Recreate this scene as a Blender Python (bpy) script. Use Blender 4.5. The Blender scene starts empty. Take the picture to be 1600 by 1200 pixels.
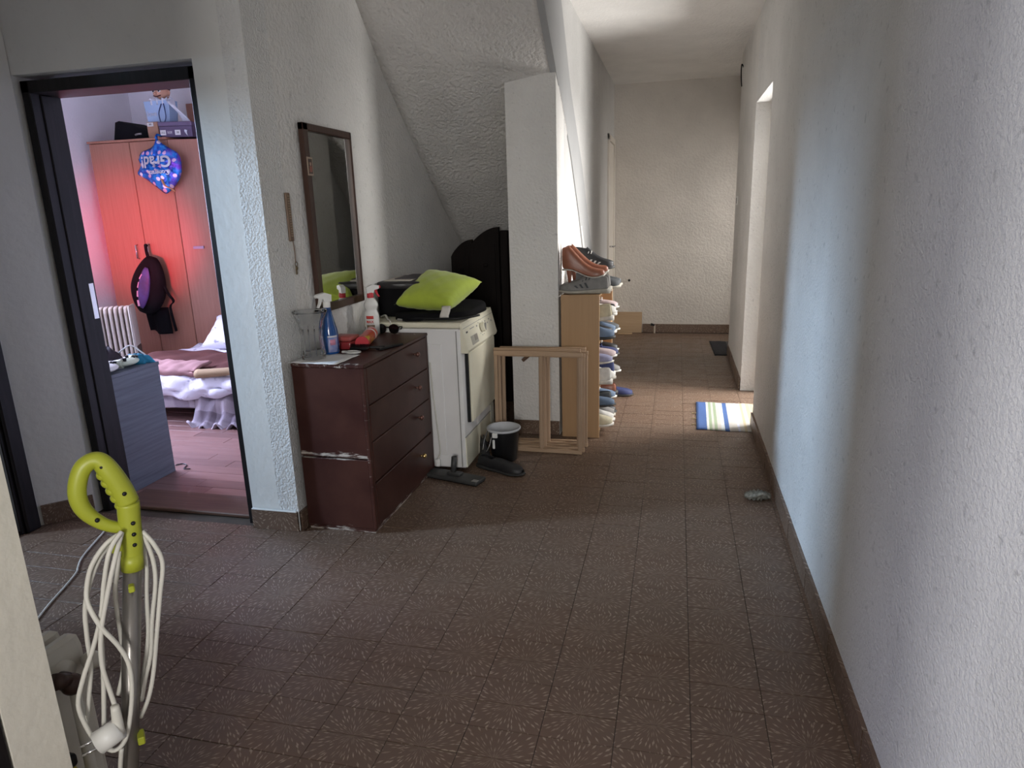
import bpy, bmesh, math, random
from mathutils import Vector, Matrix
random.seed(7)
S = bpy.context.scene
COL = S.collection

# ------------------------------------------------------------------ camera, world, lights, exposure
def rot_axes(yaw, pitch, roll):
    cy, sy, cp, sp = math.cos(yaw), math.sin(yaw), math.cos(pitch), math.sin(pitch)
    f = Vector((sy*cp, cy*cp, sp)); r = Vector((cy, -sy, 0)); u = r.cross(f)
    cr, sr = math.cos(roll), math.sin(roll)
    return cr*r+sr*u, -sr*r+cr*u, f
cam = bpy.data.objects.new('camera', bpy.data.cameras.new('camera'))
COL.objects.link(cam)
r_, u_, f_ = rot_axes(*[math.radians(a) for a in (-13.79, -14.46, -1.75)])
cam.matrix_world = Matrix(((r_.x, u_.x, -f_.x, 0), (r_.y, u_.y, -f_.y, 0), (r_.z, u_.z, -f_.z, 1.4), (0, 0, 0, 1)))
cam.data.sensor_width = 36; cam.data.lens = 1055/1600*36; cam.data.clip_start = 0.05
S.camera = cam
S.view_settings.view_transform = 'Standard'; S.view_settings.look = 'None'
S.view_settings.gamma = 1; S.view_settings.use_curve_mapping = False
S.view_settings.exposure = 0.0
w = bpy.data.worlds.new('sky'); S.world = w; w.use_nodes = True
w.node_tree.nodes['Background'].inputs[0].default_value = (0.92, 0.96, 1.0, 1)
w.node_tree.nodes['Background'].inputs[1].default_value = 0.8

def area(name, loc, target, sx, sy, power, col, spread=180):
    l = bpy.data.lights.new(name, 'AREA'); l.shape = 'RECTANGLE'; l.size = sx; l.size_y = sy
    l.energy = power; l.color = col; l.spread = math.radians(spread)
    o = bpy.data.objects.new(name, l); COL.objects.link(o); o.location = loc
    d = (Vector(target)-Vector(loc)).normalized()
    o.rotation_euler = d.to_track_quat('-Z', 'Y').to_euler()
    return o
# daylight through the entrance door in the right wall
area('entrance_daylight', (2.0, 5.15, 2.35), (-0.3, 4.6, 0.0), 0.9, 1.5, 185, (1.0, 0.975, 0.95))
# added low lamp outside that door, imitates ground bounce to lift the upper wall
area('bounce_fill', (2.1, 5.0, 0.7), (-0.7, 4.9, 1.9), 0.9, 0.9, 88, (1.0, 0.98, 0.95))
# daylight through the bedroom window
area('bedroom_daylight', (-4.93, 3.7, 1.6), (-2.6, 3.05, 0.3), 1.2, 1.2, 108, (0.60, 0.66, 1.0), 115)
# daylight from a high window of the room behind the left door
area('left_room_daylight', (-5.6, 0.95, 2.3), (0.5, 2.6, 0.6), 0.40, 0.6, 42, (0.52, 0.73, 1.0), 70)
# window of the room behind the camera
area('near_window_daylight', (-2.93, -0.4, 1.5), (0.5, 1.0, 1.3), 0.4, 1.3, 50, (0.97, 0.97, 1.0))
# daylight from the side wing at the far end of the corridor
area('wing_daylight', (2.0, 7.1, 1.3), (0.0, 7.6, 0.7), 0.7, 1.2, 14, (1.0, 0.95, 0.90), 90)
# added fill lamp behind the camera for camera-facing surfaces, no window there
area('rear_fill', (0.2, -2.0, 1.5), (-1.2, 3.6, 0.8), 0.5, 1.0, 13, (1.0, 0.98, 0.95), 70)
# red lamp standing in the bedroom, out of sight behind the door jamb
sp = bpy.data.lights.new('red_lamp', 'SPOT'); sp.energy = 260; sp.color = (1.0, 0.03, 0.09)
sp.spot_size = math.radians(38); sp.spot_blend = 1.0; sp.shadow_soft_size = 0.08
so = bpy.data.objects.new('red_lamp', sp); COL.objects.link(so); so.location = (-3.75, 3.1, 1.05)
so.rotation_euler = (Vector((-4.55, 5.1, 1.25))-so.location).to_track_quat('-Z', 'Y').to_euler()

# ------------------------------------------------------------------ materials
MATS = {}
class NT:
    def __init__(s, name):
        s.m = bpy.data.materials.new(name); s.m.use_nodes = True
        s.n = s.m.node_tree.nodes; s.l = s.m.node_tree.links
        s.b = s.n['Principled BSDF']; MATS[name] = s.m
    def add(s, t, **kw):
        n = s.n.new(t)
        for k, v in kw.items(): setattr(n, k, v)
        return n
    def link(s, a, b): s.l.new(a, b)
    def math(s, op, a, b=None, clamp=False):
        n = s.add('ShaderNodeMath', operation=op); n.use_clamp = clamp
        for i, v in enumerate((a, b)):
            if v is None: continue
            if isinstance(v, (int, float)): n.inputs[i].default_value = v
            else: s.link(v, n.inputs[i])
        return n.outputs[0]
    def noise(s, vec, scale, detail=4, rough=.55):
        n = s.add('ShaderNodeTexNoise'); n.inputs['Scale'].default_value = scale
        n.inputs['Detail'].default_value = detail; n.inputs['Roughness'].default_value = rough
        if vec is not None: s.link(vec, n.inputs['Vector'])
        return n.outputs[0]
    def mapping(s, vec, scale=(1, 1, 1), rot=(0, 0, 0), loc=(0, 0, 0)):
        n = s.add('ShaderNodeMapping'); n.inputs['Scale'].default_value = scale
        n.inputs['Rotation'].default_value = rot; n.inputs['Location'].default_value = loc
        s.link(vec, n.inputs['Vector']); return n.outputs[0]
    def ramp(s, fac, stops):
        n = s.add('ShaderNodeValToRGB'); e = n.color_ramp.elements
        while len(e) < len(stops): e.new(0.5)
        for i, (p, c) in enumerate(stops):
            e[i].position = p; e[i].color = (c, c, c, 1) if isinstance(c, (int, float)) else (*c, 1)
        s.link(fac, n.inputs[0]); return n.outputs[0]
    def mix(s, fac, a, b):
        n = s.add('ShaderNodeMix', data_type='RGBA')
        for sock, v in ((n.inputs[0], fac), (n.inputs[6], a), (n.inputs[7], b)):
            if isinstance(v, (int, float)): sock.default_value = v
            elif isinstance(v, tuple): sock.default_value = (*v, 1)
            else: s.link(v, sock)
        return n.outputs[2]
    def bump(s, h, strength, dist=0.01):
        n = s.add('ShaderNodeBump'); n.inputs['Strength'].default_value = strength
        n.inputs['Distance'].default_value = dist; s.link(h, n.inputs['Height'])
        s.link(n.outputs[0], s.b.inputs['Normal'])
    def obj(s): return s.add('ShaderNodeTexCoord').outputs['Object']
    def pos(s): return s.add('ShaderNodeNewGeometry').outputs['Position']
    def xyz(s, v):
        n = s.add('ShaderNodeSeparateXYZ'); s.link(v, n.inputs[0]); return n.outputs

def M(name, c, r=.6, m=0., var=.12, vs=8, bump=0., bs=60, c2=None, coat=0., stretch=None, sheen=0., spec=.5):
    if name in MATS: return MATS[name]
    t = NT(name); b = t.b
    b.inputs['Roughness'].default_value = r; b.inputs['Metallic'].default_value = m
    b.inputs['Coat Weight'].default_value = coat; b.inputs['Sheen Weight'].default_value = sheen
    b.inputs['Specular IOR Level'].default_value = spec
    v = t.obj()
    if stretch: v = t.mapping(v, stretch)
    n = t.noise(v, vs, 5)
    cc = c2 or tuple(x*(1-var) for x in c)
    t.link(t.mix(t.ramp(n, [(.35, 0.), (.65, 1.)]), c, cc), b.inputs['Base Color'])
    if bump: t.bump(t.noise(v, bs, 4), bump, .004)
    return t.m

def plaster(name, c, rough=1., dirt=.12, sc=75, spots=.0):
    t = NT(name); p = t.pos()
    n1 = t.noise(p, 3.0, 5); n2 = t.noise(p, sc, 3, .5); n3 = t.noise(t.mapping(p, (1, 1, .6)), sc*2.3, 3)
    dk = tuple(x*(1-dirt) for x in c)
    col = t.mix(t.ramp(n1, [(.4, 0.), (.7, 1.)]), c, dk)
    if spots:
        s2 = t.noise(p, 38, 2, .4)
        col = t.mix(t.math('MULTIPLY', t.ramp(s2, [(.66, 0.), (.74, 1.)]), spots), col, tuple(x*.55 for x in c))
    t.link(col, t.b.inputs['Base Color']); t.b.inputs['Roughness'].default_value = .85
    h = t.math('ADD', t.ramp(n2, [(.35, 0.), (.62, 1.)]), t.math('MULTIPLY', n3, .5))
    t.bump(h, rough, .006)
    return t.m
P_WALL = plaster('plaster_wall', (.74, .72, .69), .45, .10, 60, .35)
P_ROUGH = plaster('plaster_rough', (.73, .72, .70), .55, .10, 105, .45)
P_SOFF = plaster('plaster_soffit', (.70, .67, .64), .8, .14, 48, .4)
P_SMOOTH = plaster('plaster_smooth', (.74, .73, .70), .12, .06, 30, .1)
P_CEIL = plaster('plaster_ceiling', (.86, .84, .81), .3, .08, 50)
P_BED = plaster('plaster_bedroom', (.88, .85, .86), .12, .05, 50)

def tile_mat(name, upright=False):
    t = NT(name); p = t.pos(); x, y, z = t.xyz(p)
    if upright: x, y = t.math('ADD', x, y), t.math('ADD', z, 1.521)
    u = t.math('SUBTRACT', t.math('FRACT', t.math('DIVIDE', t.math('SUBTRACT', x, .078-20*.203), .203)), .5)
    v = t.math('SUBTRACT', t.math('FRACT', t.math('DIVIDE', t.math("SUBTRACT", y, 1.521-20*.203), .203)), .5)
    r = t.math('SQRT', t.math('ADD', t.math('MULTIPLY', u, u), t.math('MULTIPLY', v, v)))
    a = t.math('ARCTAN2', v, u)
    cid = t.math('MULTIPLY', t.math('FLOOR', t.math('DIVIDE', t.math('ADD', x, 9.), .203)), 7.3)
    U = t.math('ADD', t.math('MULTIPLY', a, 34/6.2832), cid); V = t.math('MULTIPLY', r, 8.5)
    cmb = t.add('ShaderNodeCombineXYZ'); t.link(U, cmb.inputs[0]); t.link(V, cmb.inputs[1])
    vo = t.add('ShaderNodeTexVoronoi', voronoi_dimensions='2D'); vo.inputs['Scale'].default_value = 1
    vo.inputs['Randomness'].default_value = .9; t.link(cmb.outputs[0], vo.inputs['Vector'])
    sub = t.add('ShaderNodeVectorMath', operation='SUBTRACT'); t.link(cmb.outputs[0], sub.inputs[0]); t.link(vo.outputs['Position'], sub.inputs[1])
    dx, dy, dz = t.xyz(sub.outputs[0])
    dd = t.math('ADD', t.math('MULTIPLY', t.math('ABSOLUTE', dx), 3.6), t.math('MULTIPLY', t.math('ABSOLUTE', dy), 1.25))
    dash = t.ramp(dd, [(.45, 1.), (.66, 0.)])
    n = t.noise(p, 9, 4); n2 = t.noise(p, 2.2, 4)
    base = t.mix(n, (.112, .067, .045), (.165, .101, .068))
    base = t.mix(t.ramp(n2, [(.35, 0.), (.7, 1.)]), base, (.134, .088, .062))
    fade = t.math('MULTIPLY', dash, t.ramp(t.noise(p, 30, 2), [(.3, .25), (.6, .8)]))
    t.link(t.mix(fade, base, (.38, .30, .23)), t.b.inputs['Base Color'])
    t.link(t.ramp(n, [(.3, .36), (.7, .52)]), t.b.inputs['Roughness'])
    t.bump(t.math('SUBTRACT', t.noise(p, 120, 3), t.math('MULTIPLY', dash, .6)), .22, .002)
    return t.m
TILE = tile_mat('brown_burst_tile'); TILE_UP = tile_mat('brown_burst_tile_upright', True)
GROUT = M('grout', (.10, .075, .058), .9, var=.3, vs=12)
def wood(name, c, c2, axis=2, sc=18, r=.5, k=14, coat=0., spec=.4):
    t = NT(name); st = [k, k, k]; st[axis] = 1.0
    v = t.mapping(t.obj(), tuple(st)); n = t.noise(v, sc/6, 6, .6)
    t.link(t.mix(t.ramp(n, [(.3, 0.), (.7, 1.)]), c, c2), t.b.inputs['Base Color'])
    t.b.inputs['Roughness'].default_value = r; t.b.inputs['Coat Weight'].default_value = coat; t.b.inputs['Specular IOR Level'].default_value = spec
    t.bump(n, .15, .002); return t.m
W_BLACK = wood('black_stained_wood', (.006, .005, .005), (.016, .013, .014), 2, r=.45, spec=.22)
W_FURN = wood('beech_veneer', (.35, .155, .10), (.41, .19, .125), 2, r=.4, k=22)
W_RACK = wood('oak_veneer', (.40, .245, .125), (.44, .275, .145), 2, r=.45, k=40)
W_PINE = wood('pale_batten_wood', (.36, .235, .145), (.46, .32, .21), 0, r=.6)
W_PLY = wood('plywood', (.42, .29, .17), (.50, .36, .23), 0, r=.6)
W_GREY = wood('grey_wood_laminate', (.075, .085, .105), (.13, .145, .175), 1, r=.45, k=26)
W_DARK = wood('dark_furniture_wood', (.007, .005, .0045), (.013, .009, .008), 2, r=.6, spec=.12)
W_MIRR = wood('walnut_frame', (.045, .022, .016), (.075, .038, .026), 2, r=.35)
W_FLOOR = wood('cherry_laminate', (.19, .10, .085), (.25, .14, .12), 0, r=.3, k=10)

def dresser_mat(name, z_lines, horiz=False):
    """brown paint with worn pale streaks at given heights"""
    t = NT(name); v = t.obj(); x, y, z = t.xyz(v)
    n = t.noise(v, 6, 5); base = t.mix(t.ramp(n, [(.35, 0.), (.7, 1.)]), (.042, .013, .010), (.068, .026, .019))
    st = t.noise(t.mapping(v, (16, 16, 90) if not horiz else (40, 16, 40)), 1.0, 6, .7)
    big = t.noise(v, 9, 3)
    f = None
    for (zc, wd, th) in z_lines:
        d = t.math('DIVIDE', t.math('ABSOLUTE', t.math('SUBTRACT', z if not horiz else y, zc)), wd)
        k = t.math('SUBTRACT', t.math('ADD', st, t.math('MULTIPLY', big, .4)), t.math('ADD', t.math('MULTIPLY', d, .28), th))
        k = t.ramp(t.math('MULTIPLY', k, 9., True), [(0., 0.), (1., 1.)])
        f = k if f is None else t.math('MAXIMUM', f, k)
    col = t.mix(f, base, (.50, .45, .40)) if f is not None else base
    t.link(col, t.b.inputs['Base Color']); t.b.inputs['Roughness'].default_value = .42; t.b.inputs['Specular IOR Level'].default_value = .3
    t.bump(n, .1, .003); return t.m
D_SIDE_LO = dresser_mat('worn_brown_side_lower', [(.0, .045, .64), (.352, .010, .66)])
D_SIDE_UP = dresser_mat('worn_brown_side_upper', [(.368, .030, .66)])
D_FRONT = dresser_mat('brown_drawer_paint', [(.0, .001, 3.)])
D_EDGE = dresser_mat('worn_brown_edge', [(.0, .03, .56), (.4, .9, .76)])
D_TOP = dresser_mat('worn_brown_top', [(-.37, .10, .70), (.35, .06, .74)], True)

BLACK = M('black_fabric', (.008, .0075, .009), .85, var=.4, bump=.3, bs=300, spec=.12)
BLACKP = M('black_plastic', (.009, .009, .010), .4, var=.2, spec=.3)
WHITEP = M('white_plastic', (.80, .79, .76), .4, var=.05)
CREAM = M('cream_appliance', (.80, .76, .60), .35, var=.05)
DRYW = M('white_enamel', (.82, .81, .80), .35, var=.06, vs=4)
LIME = M('lime_plastic', (.36, .39, .030), .42, var=.12)
CORD = M('ivory_cord', (.63, .61, .55), .5, var=.08)
CHROME = M('brushed_metal', (.55, .55, .56), .25, 1., var=.1)
GREYM = M('grey_metal', (.30, .28, .27), .35, .6, var=.1)

def glass(name, c, r=.03, ior=1.45):
    t = NT(name); t.b.inputs['Base Color'].default_value = (*c, 1); t.b.inputs['Transmission Weight'].default_value = 1
    t.b.inputs['Roughness'].default_value = r; t.b.inputs['IOR'].default_value = ior
    v = t.obj(); t.bump(t.noise(v, 30, 2), .05, .002); return t.m

# ------------------------------------------------------------------ mesh helpers
class B:
    def __init__(s): s.bm = bmesh.new()
    def box(s, x0, x1, y0, y1, z0, z1, bev=0., mat=None, seg=1):
        t = bmesh.new()
        bmesh.ops.create_cube(t, size=1)
        for v in t.verts: v.co = Vector((x0+(v.co.x+.5)*(x1-x0), y0+(v.co.y+.5)*(y1-y0), z0+(v.co.z+.5)*(z1-z0)))
        if bev: bmesh.ops.bevel(t, geom=t.edges[:], offset=bev, segments=seg, affect='EDGES', profile=.5)
        return s._in(t, mat)
    def _in(s, t, mat=None):
        if mat is not None: bmesh.ops.transform(t, matrix=mat, verts=t.verts)
        me = bpy.data.meshes.new('t'); t.to_mesh(me); t.free(); s.bm.from_mesh(me); bpy.data.meshes.remove(me); return s
    def grid(s, f, nu, nv, closed=False, caps=False, skip=None):
        rows = [[s.bm.verts.new(f(i, j)) for j in range(nv)] for i in range(nu)]
        for i in range(nu-1):
            for j in range(nv if closed else nv-1):
                if skip and skip(i, j): continue
                s.bm.faces.new((rows[i][j], rows[i][(j+1) % nv], rows[i+1][(j+1) % nv], rows[i+1][j]))
        if caps:
            s.bm.faces.new(rows[0][::-1]); s.bm.faces.new(rows[-1])
        return s
    def tube(s, pts, r, seg=8, n=0, caps=True, flat=1.):
        P = [Vector(p) for p in pts]; R = list(r) if isinstance(r, (list, tuple)) else [r]*len(P)
        if n: P, R = spline(P, R, n)
        T = [(P[min(i+1, len(P)-1)]-P[max(i-1, 0)]).normalized() for i in range(len(P))]
        up = Vector((0, 0, 1)) if abs(T[0].z) < .9 else Vector((1, 0, 0))
        A = T[0].cross(up).normalized(); fr = []
        for t in T:
            A = (A-t*A.dot(t)).normalized(); fr.append((A, t.cross(A)))
        return s.grid(lambda i, j: P[i]+R[i]*(math.cos(6.28318*j/seg)*fr[i][0]+flat*math.sin(6.28318*j/seg)*fr[i][1]), len(P), seg, True, caps)
    def lathe(s, prof, c=(0, 0, 0), seg=24, caps=True):
        c = Vector(c)
        return s.grid(lambda i, j: c+Vector((prof[i][0]*math.cos(6.28318*j/seg), prof[i][0]*math.sin(6.28318*j/seg), prof[i][1])), len(prof), seg, True, caps)
    def prism(s, poly, axis, a, b):
        def P(p, h):
            return Vector((h, p[0], p[1])) if axis == 'x' else Vector((p[0], h, p[1])) if axis == 'y' else Vector((p[0], p[1], h))
        A = [s.bm.verts.new(P(p, a)) for p in poly]; Bv = [s.bm.verts.new(P(p, b)) for p in poly]
        n = len(poly)
        s.bm.faces.new(A); s.bm.faces.new(Bv[::-1])
        for i in range(n): s.bm.faces.new((A[i], Bv[i], Bv[(i+1) % n], A[(i+1) % n]))
        return s
    def ball(s, c, rx, ry=None, rz=None, seg=14, rings=9):
        t = bmesh.new(); bmesh.ops.create_uvsphere(t, u_segments=seg, v_segments=rings, radius=1)
        m = Matrix.Translation(c) @ Matrix.Diagonal((rx, ry or rx, rz or rx, 1)); return s._in(t, m)
    def obj(s, name, mat, parent=None, smooth=False, world=True, sub=0, solid=0.):
        bm = s.bm
        bmesh.ops.recalc_face_normals(bm, faces=bm.faces[:])
        if parent is not None and world:
            r = parent
            while r.parent: r = r.parent
            bmesh.ops.translate(bm, verts=bm.verts[:], vec=-Vector(r.location))
        me = bpy.data.meshes.new(name); bm.to_mesh(me); bm.free()
        if smooth:
            for p in me.polygons: p.use_smooth = True
        me.materials.append(mat)
        o = bpy.data.objects.new(name, me); COL.objects.link(o); o.parent = parent
        if solid:
            md = o.modifiers.new('s', 'SOLIDIFY'); md.thickness = solid; md.offset = -1
        if sub:
            md = o.modifiers.new('d', 'SUBSURF'); md.levels = md.render_levels = sub
        return o
def spline(P, R, n):
    oP, oR = [], []
    for i in range(len(P)-1):
        p0, p1, p2, p3 = P[max(i-1, 0)], P[i], P[i+1], P[min(i+2, len(P)-1)]
        for k in range(n):
            t = k/n
            oP.append(.5*((2*p1)+(p2-p0)*t+(2*p0-5*p1+4*p2-p3)*t*t+(3*p1-p0-3*p2+p3)*t**3)); oR.append(R[i]+(R[i+1]-R[i])*t)
    return oP+[P[-1]], oR+[R[-1]]
def tag(o, label, cat, group=None):
    o['label'] = label; o['category'] = cat
    if group: o['group'] = group
    return o
def thing(name, label, cat, loc=(0, 0, 0), rotz=0, group=None, rot=None):
    o = bpy.data.objects.new(name, None); COL.objects.link(o); o.empty_display_size = .05
    o.location = loc; o.rotation_euler = rot or (0, 0, rotz)
    return tag(o, label, cat, group)
def struct(o):
    o['kind'] = 'structure'; return o
def stuff(o):
    o['kind'] = 'stuff'; return o
def text_obj(name, txt, size, mat, parent, M4, ext=.0006, bold=0.):
    c = bpy.data.curves.new('t', 'FONT'); c.body = txt; c.size = size; c.extrude = ext; c.align_x = 'CENTER'; c.align_y = 'CENTER'
    c.offset = bold
    to = bpy.data.objects.new('t', c); COL.objects.link(to)
    bpy.context.view_layer.update()
    me = bpy.data.meshes.new_from_object(to.evaluated_get(bpy.context.evaluated_depsgraph_get()))
    bpy.data.objects.remove(to); bpy.data.curves.remove(c)
    me.transform(M4); r = parent
    while r.parent: r = r.parent
    me.transform(Matrix.Translation(-Vector(r.location)))
    me.materials.clear(); me.materials.append(mat)
    o = bpy.data.objects.new(name, me); COL.objects.link(o); o.parent = parent; return o
def frame4(o, x, y):     # matrix with given origin, text x axis and y axis
    x = Vector(x).normalized(); y = Vector(y).normalized(); z = x.cross(y)
    return Matrix(((x.x, y.x, z.x, o[0]), (x.y, y.y, z.y, o[1]), (x.z, y.z, z.z, o[2]), (0, 0, 0, 1)))
NX, NY = (0, 1, 0), (0, 0, 1)

# ------------------------------------------------------------------ the setting
H = 2.65
fl = struct(B().box(-3.2, 2.1, -2.2, 7.8, -.1, -.004).obj('floor', GROUT))
ce = struct(B().box(-5.2, 2.2, -2.2, 7.9, H, H+.1).obj('ceiling', P_CEIL))

# floor tiles: 20 x 10 cm, the 300 nearest in view one by one, the rest joined
def tile_mesh(name):
    b = B().box(-.1005, .1005, -.0498, .0498, -.008, 0, .0006)
    bmesh.ops.recalc_face_normals(b.bm, faces=b.bm.faces[:])
    me = bpy.data.meshes.new(name); b.bm.to_mesh(me); b.bm.free(); me.materials.append(TILE); return me
TM = tile_mesh('tile')
def seen(x, y):
    d = Vector((x, y, -1.4)); c = (d.dot(r_), d.dot(u_), d.dot(f_))
    return c[2] > .2 and abs(c[0]/c[2]) < .80 and c[1]/c[2] > -.62
cand = []
for i in range(-17, 3):
    for j in range(-16, 63):
        x = .078+.203*(i+.5); y = 1.521+.1015*(j+.5)
        if x < -3.05 or y > 7.76: continue
        if y > 2.53 and x < -1.66: continue
        if y > 5.3 and x < -.8: continue
        cand.append((x, y, seen(x, y)))
for y_ in range(52, 63):
    for i in range(3, 9): cand.append((.078+.203*(i+.5), 1.521+.1015*(y_+.5), False))
cand.sort(key=lambda c: (not c[2], c[0]**2+c[1]**2+1.96))
rest = B()
for k, (x, y, v) in enumerate(cand):
    dz = random.uniform(-.0008, .0008); rx, ry = random.uniform(-.004, .004), random.uniform(-.003, .003)
    if k < 295:
        o = bpy.data.objects.new('tile', TM); COL.objects.link(o); o.parent = fl
        o.location = (x, y, dz-.0008); o.rotation_euler = (rx, ry, random.uniform(-.002, .002))
    else:
        rest.box(x-.1005, x+.1005, y-.0498, y+.0498, -.008, dz-.0008)
stuff(rest.obj('tile_field', TILE, fl))

# mirror wall, door wall with opening, surround, angled piece, left wall
struct(B().box(-1.76, -1.64, 2.70, 5.75, 0, H).obj('wall_left', P_WALL))
dw = struct(B().box(-1.88, -1.739, 2.53, 2.71, 0, H).box(-2.77, -1.88, 2.53, 2.71, 2.015, H).box(-3.3, -2.77, 2.53, 2.71, 0, H).obj('wall_door', P_SMOOTH))
struct(B().box(-1.739, -1.640, 2.527, 2.70, .0, H).obj('wall_door_end', P_ROUGH))
struct(B().prism([(-2.96, 2.30), (-2.925, 2.36), (-2.768, 2.528), (-3.2, 2.529)], 'z', 0, H).obj('wall_angled', P_SMOOTH))
struct(B().box(-3.1, -2.95, 2.30, 2.53, 0, H).box(-3.1, -2.95, 1.45, 2.30, 2.02, H).box(-3.1, -2.95, .6, 1.45, 0, H).obj('wall_left_hall', P_WALL))
# dark lining of the left door
d2 = struct(B().box(-3.12, -2.925, 2.255, 2.30, 0, 2.0, .004).box(-3.12, -2.925, 1.45, 1.495, 0, 2.0, .004).box(-3.12, -2.925, 1.495, 2.255, 1.955, 2.0, .004).obj('door_2', W_BLACK))
B().box(-2.925, -2.905, 2.275, 2.345, 0, 2.05, .006).obj('casing', W_BLACK, d2)
B().box(-2.925, -2.905, 1.40, 1.47, 0, 2.05, .006).obj('casing', W_BLACK, d2)
B().box(-3.12, -2.93, 1.45, 2.30, 0, .02, .004).obj('threshold', W_DARK, d2)
# bedroom door frame
d1 = struct(B().box(-2.758, -2.715, 2.553, 2.712, 0, 1.995, .004).box(-1.925, -1.879, 2.553, 2.712, 0, 1.995, .004).box(-2.758, -1.879, 2.553, 2.712, 1.945, 1.995, .003).obj('door_1', W_BLACK))
B().box(-2.722, -2.708, 2.60, 2.66, .0, 1.945, .004).obj('door_stop', W_BLACK, d1)
B().box(-2.716, -2.7125, 2.672, 2.700, .95, 1.12, .001).obj('strike_plate', CHROME, d1)
B().box(-2.715, -1.925, 2.60, 2.80, .0, .018, .004).obj('threshold', wood('threshold_wood', (.10, .05, .035), (.17, .09, .06), 0), d1)
# stub wall beside the camera, with brown frame
struct(B().box(-2.95, -1.0, .677, .766, 0, H).obj('wall_near', plaster('plaster_cream', (.74, .70, .61), .1, .06, 40)))
struct(B().box(-1.10, -1.001, .55, .676, 0, 2.1, .004).obj('trim_near', W_BLACK))
# room behind the camera
struct(B().box(-3.1, -2.95, -2.2, -.72, 0, H).box(-3.1, -2.95, -.08, .7, 0, H).box(-3.1, -2.95, -.72, -.08, 0, .82).box(-3.1, -2.95, -.72, -.08, 2.18, H).obj('wall_rear_left', P_WALL))
struct(B().box(-3.1, .7, -2.2, -2.05, 0, H).obj('wall_rear', P_WALL))
# right wall with the entrance opening, far wing, back wall
struct(B().box(.51, .71, -2.2, 4.41, 0, H).box(.51, .71, 4.41, 5.29, 2.07, H).obj('wall_right', P_ROUGH))
struct(B().box(.51, .71, 5.29, 6.65, 0, H).obj('wall_right_far', P_WALL))
struct(B().box(-.85, 2.2, 7.77, 7.9, 0, H).obj('wall_back', plaster('plaster_back', (.66, .62, .57), .35, .10, 45, .15)))
struct(B().box(2.05, 2.2, 6.6, 7.8, 0, H).box(.7, 2.1, 6.45, 6.65, 0, H).obj('wall_wing', P_WALL))
# entrance door: frame in the recess (the leaf stands open outside)
d3 = struct(B().box(.63, .71, 5.235, 5.29, 0, 2.07, .004).box(.63, .71, 4.41, 4.465, 0, 2.07, .004).box(.63, .71, 4.465, 5.235, 2.02, 2.07, .004).obj('door_3', M('white_door_paint', (.80, .78, .74), .4, var=.06)))
B().box(0, .78, -.04, 0, .02, 2.02, .004, Matrix.Translation((.70, 5.285, 0)) @ Matrix.Rotation(1.0, 4, 'Z')).obj('leaf', MATS['white_door_paint'], d3)
struct(B().box(.51, 2.6, 4.2, 5.6, -.08, -.006).obj('trim_doorstep', M('door_step_concrete', (.50, .46, .40), .9, var=.2, vs=20)))
# corridor left wall over and under the stair, pillar, stair string, soffit
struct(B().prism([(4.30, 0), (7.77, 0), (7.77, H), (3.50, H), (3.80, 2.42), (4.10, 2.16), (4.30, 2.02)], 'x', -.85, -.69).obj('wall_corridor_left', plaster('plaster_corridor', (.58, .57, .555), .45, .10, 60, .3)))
struct(B().box(-.985, -.688, 4.05, 4.32, 0, 2.14).obj('wall_pillar', P_WALL))
lo = [(3.30, 2.60), (3.59, 2.36), (3.945, 2.09), (4.07, 2.015), (4.42, 1.726), (4.785, 1.351), (4.946, 1.148), (5.2, .82)]
hi = [(5.72, .82), (5.483, 1.099), (4.96, 1.672), (4.439, 2.104), (4.104, 2.515), (4.0, 2.648), (3.3, 2.648)]
k_ = 1.035
lo = [(y*k_, min(2.648, 1.4+(z-1.4)*k_)) for y, z in lo]; hi = [(y*k_, min(2.648, 1.4+(z-1.4)*k_)) for y, z in hi[:-1]]+[(3.42, 2.648)]
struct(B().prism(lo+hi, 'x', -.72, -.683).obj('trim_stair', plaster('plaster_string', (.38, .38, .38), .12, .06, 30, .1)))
Lc = [(3.36, 2.67), (3.56, 2.465), (3.86, 2.15), (4.35, 1.75), (5.07, 1.21), (5.75, .70)]
Rc = [(3.40, 2.67), (3.72, 2.40), (4.085, 2.122), (4.575, 1.745), (5.00, 1.30), (5.75, .40)]
def soff(i, j):
    a = i/25*5; k = min(int(a), 4); q = a-k; s = j/12
    l = Vector((-1.645, *(Lc[k][m]+(Lc[k+1][m]-Lc[k][m])*q for m in (0, 1)))); r = Vector((-.6835, *(Rc[k][m]+(Rc[k+1][m]-Rc[k][m])*q for m in (0, 1))))
    return l.lerp(r, s)
so_ = B().grid(soff, 26, 13).obj('ceiling_stair', P_SOFF, solid=-.06, smooth=True); struct(so_)
struct(B().box(-1.64, -.85, 5.55, 5.65, 0, 1.2).obj('wall_understair', P_WALL))
# white door at the end of the corridor's left wall
WD = MATS['white_door_paint']
d4 = struct(B().box(-.70, -.672, 7.06, 7.12, 0, 2.10, .004).box(-.70, -.672, 7.06, 7.74, 2.04, 2.10, .004).box(-.70, -.672, 7.70, 7.76, 0, 2.10, .004).obj('door_4', M('cream_door_paint', (.66, .61, .54), .45, var=.06)))
lf = B().box(-.70, -.684, 7.125, 7.70, .01, 2.035, .003).obj('leaf', MATS['cream_door_paint'], d4)
for (z0, z1) in ((.15, .85), (1.1, 1.9)): B().box(-.686, -.680, 7.20, 7.62, z0, z1, .004).obj('panel', MATS['cream_door_paint'], d4)
B().tube([(-.69, 7.19, 1.0), (-.64, 7.19, 1.0), (-.63, 7.20, 1.0), (-.63, 7.31, 1.0)], .008).obj('handle', CHROME, d4, True)

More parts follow.
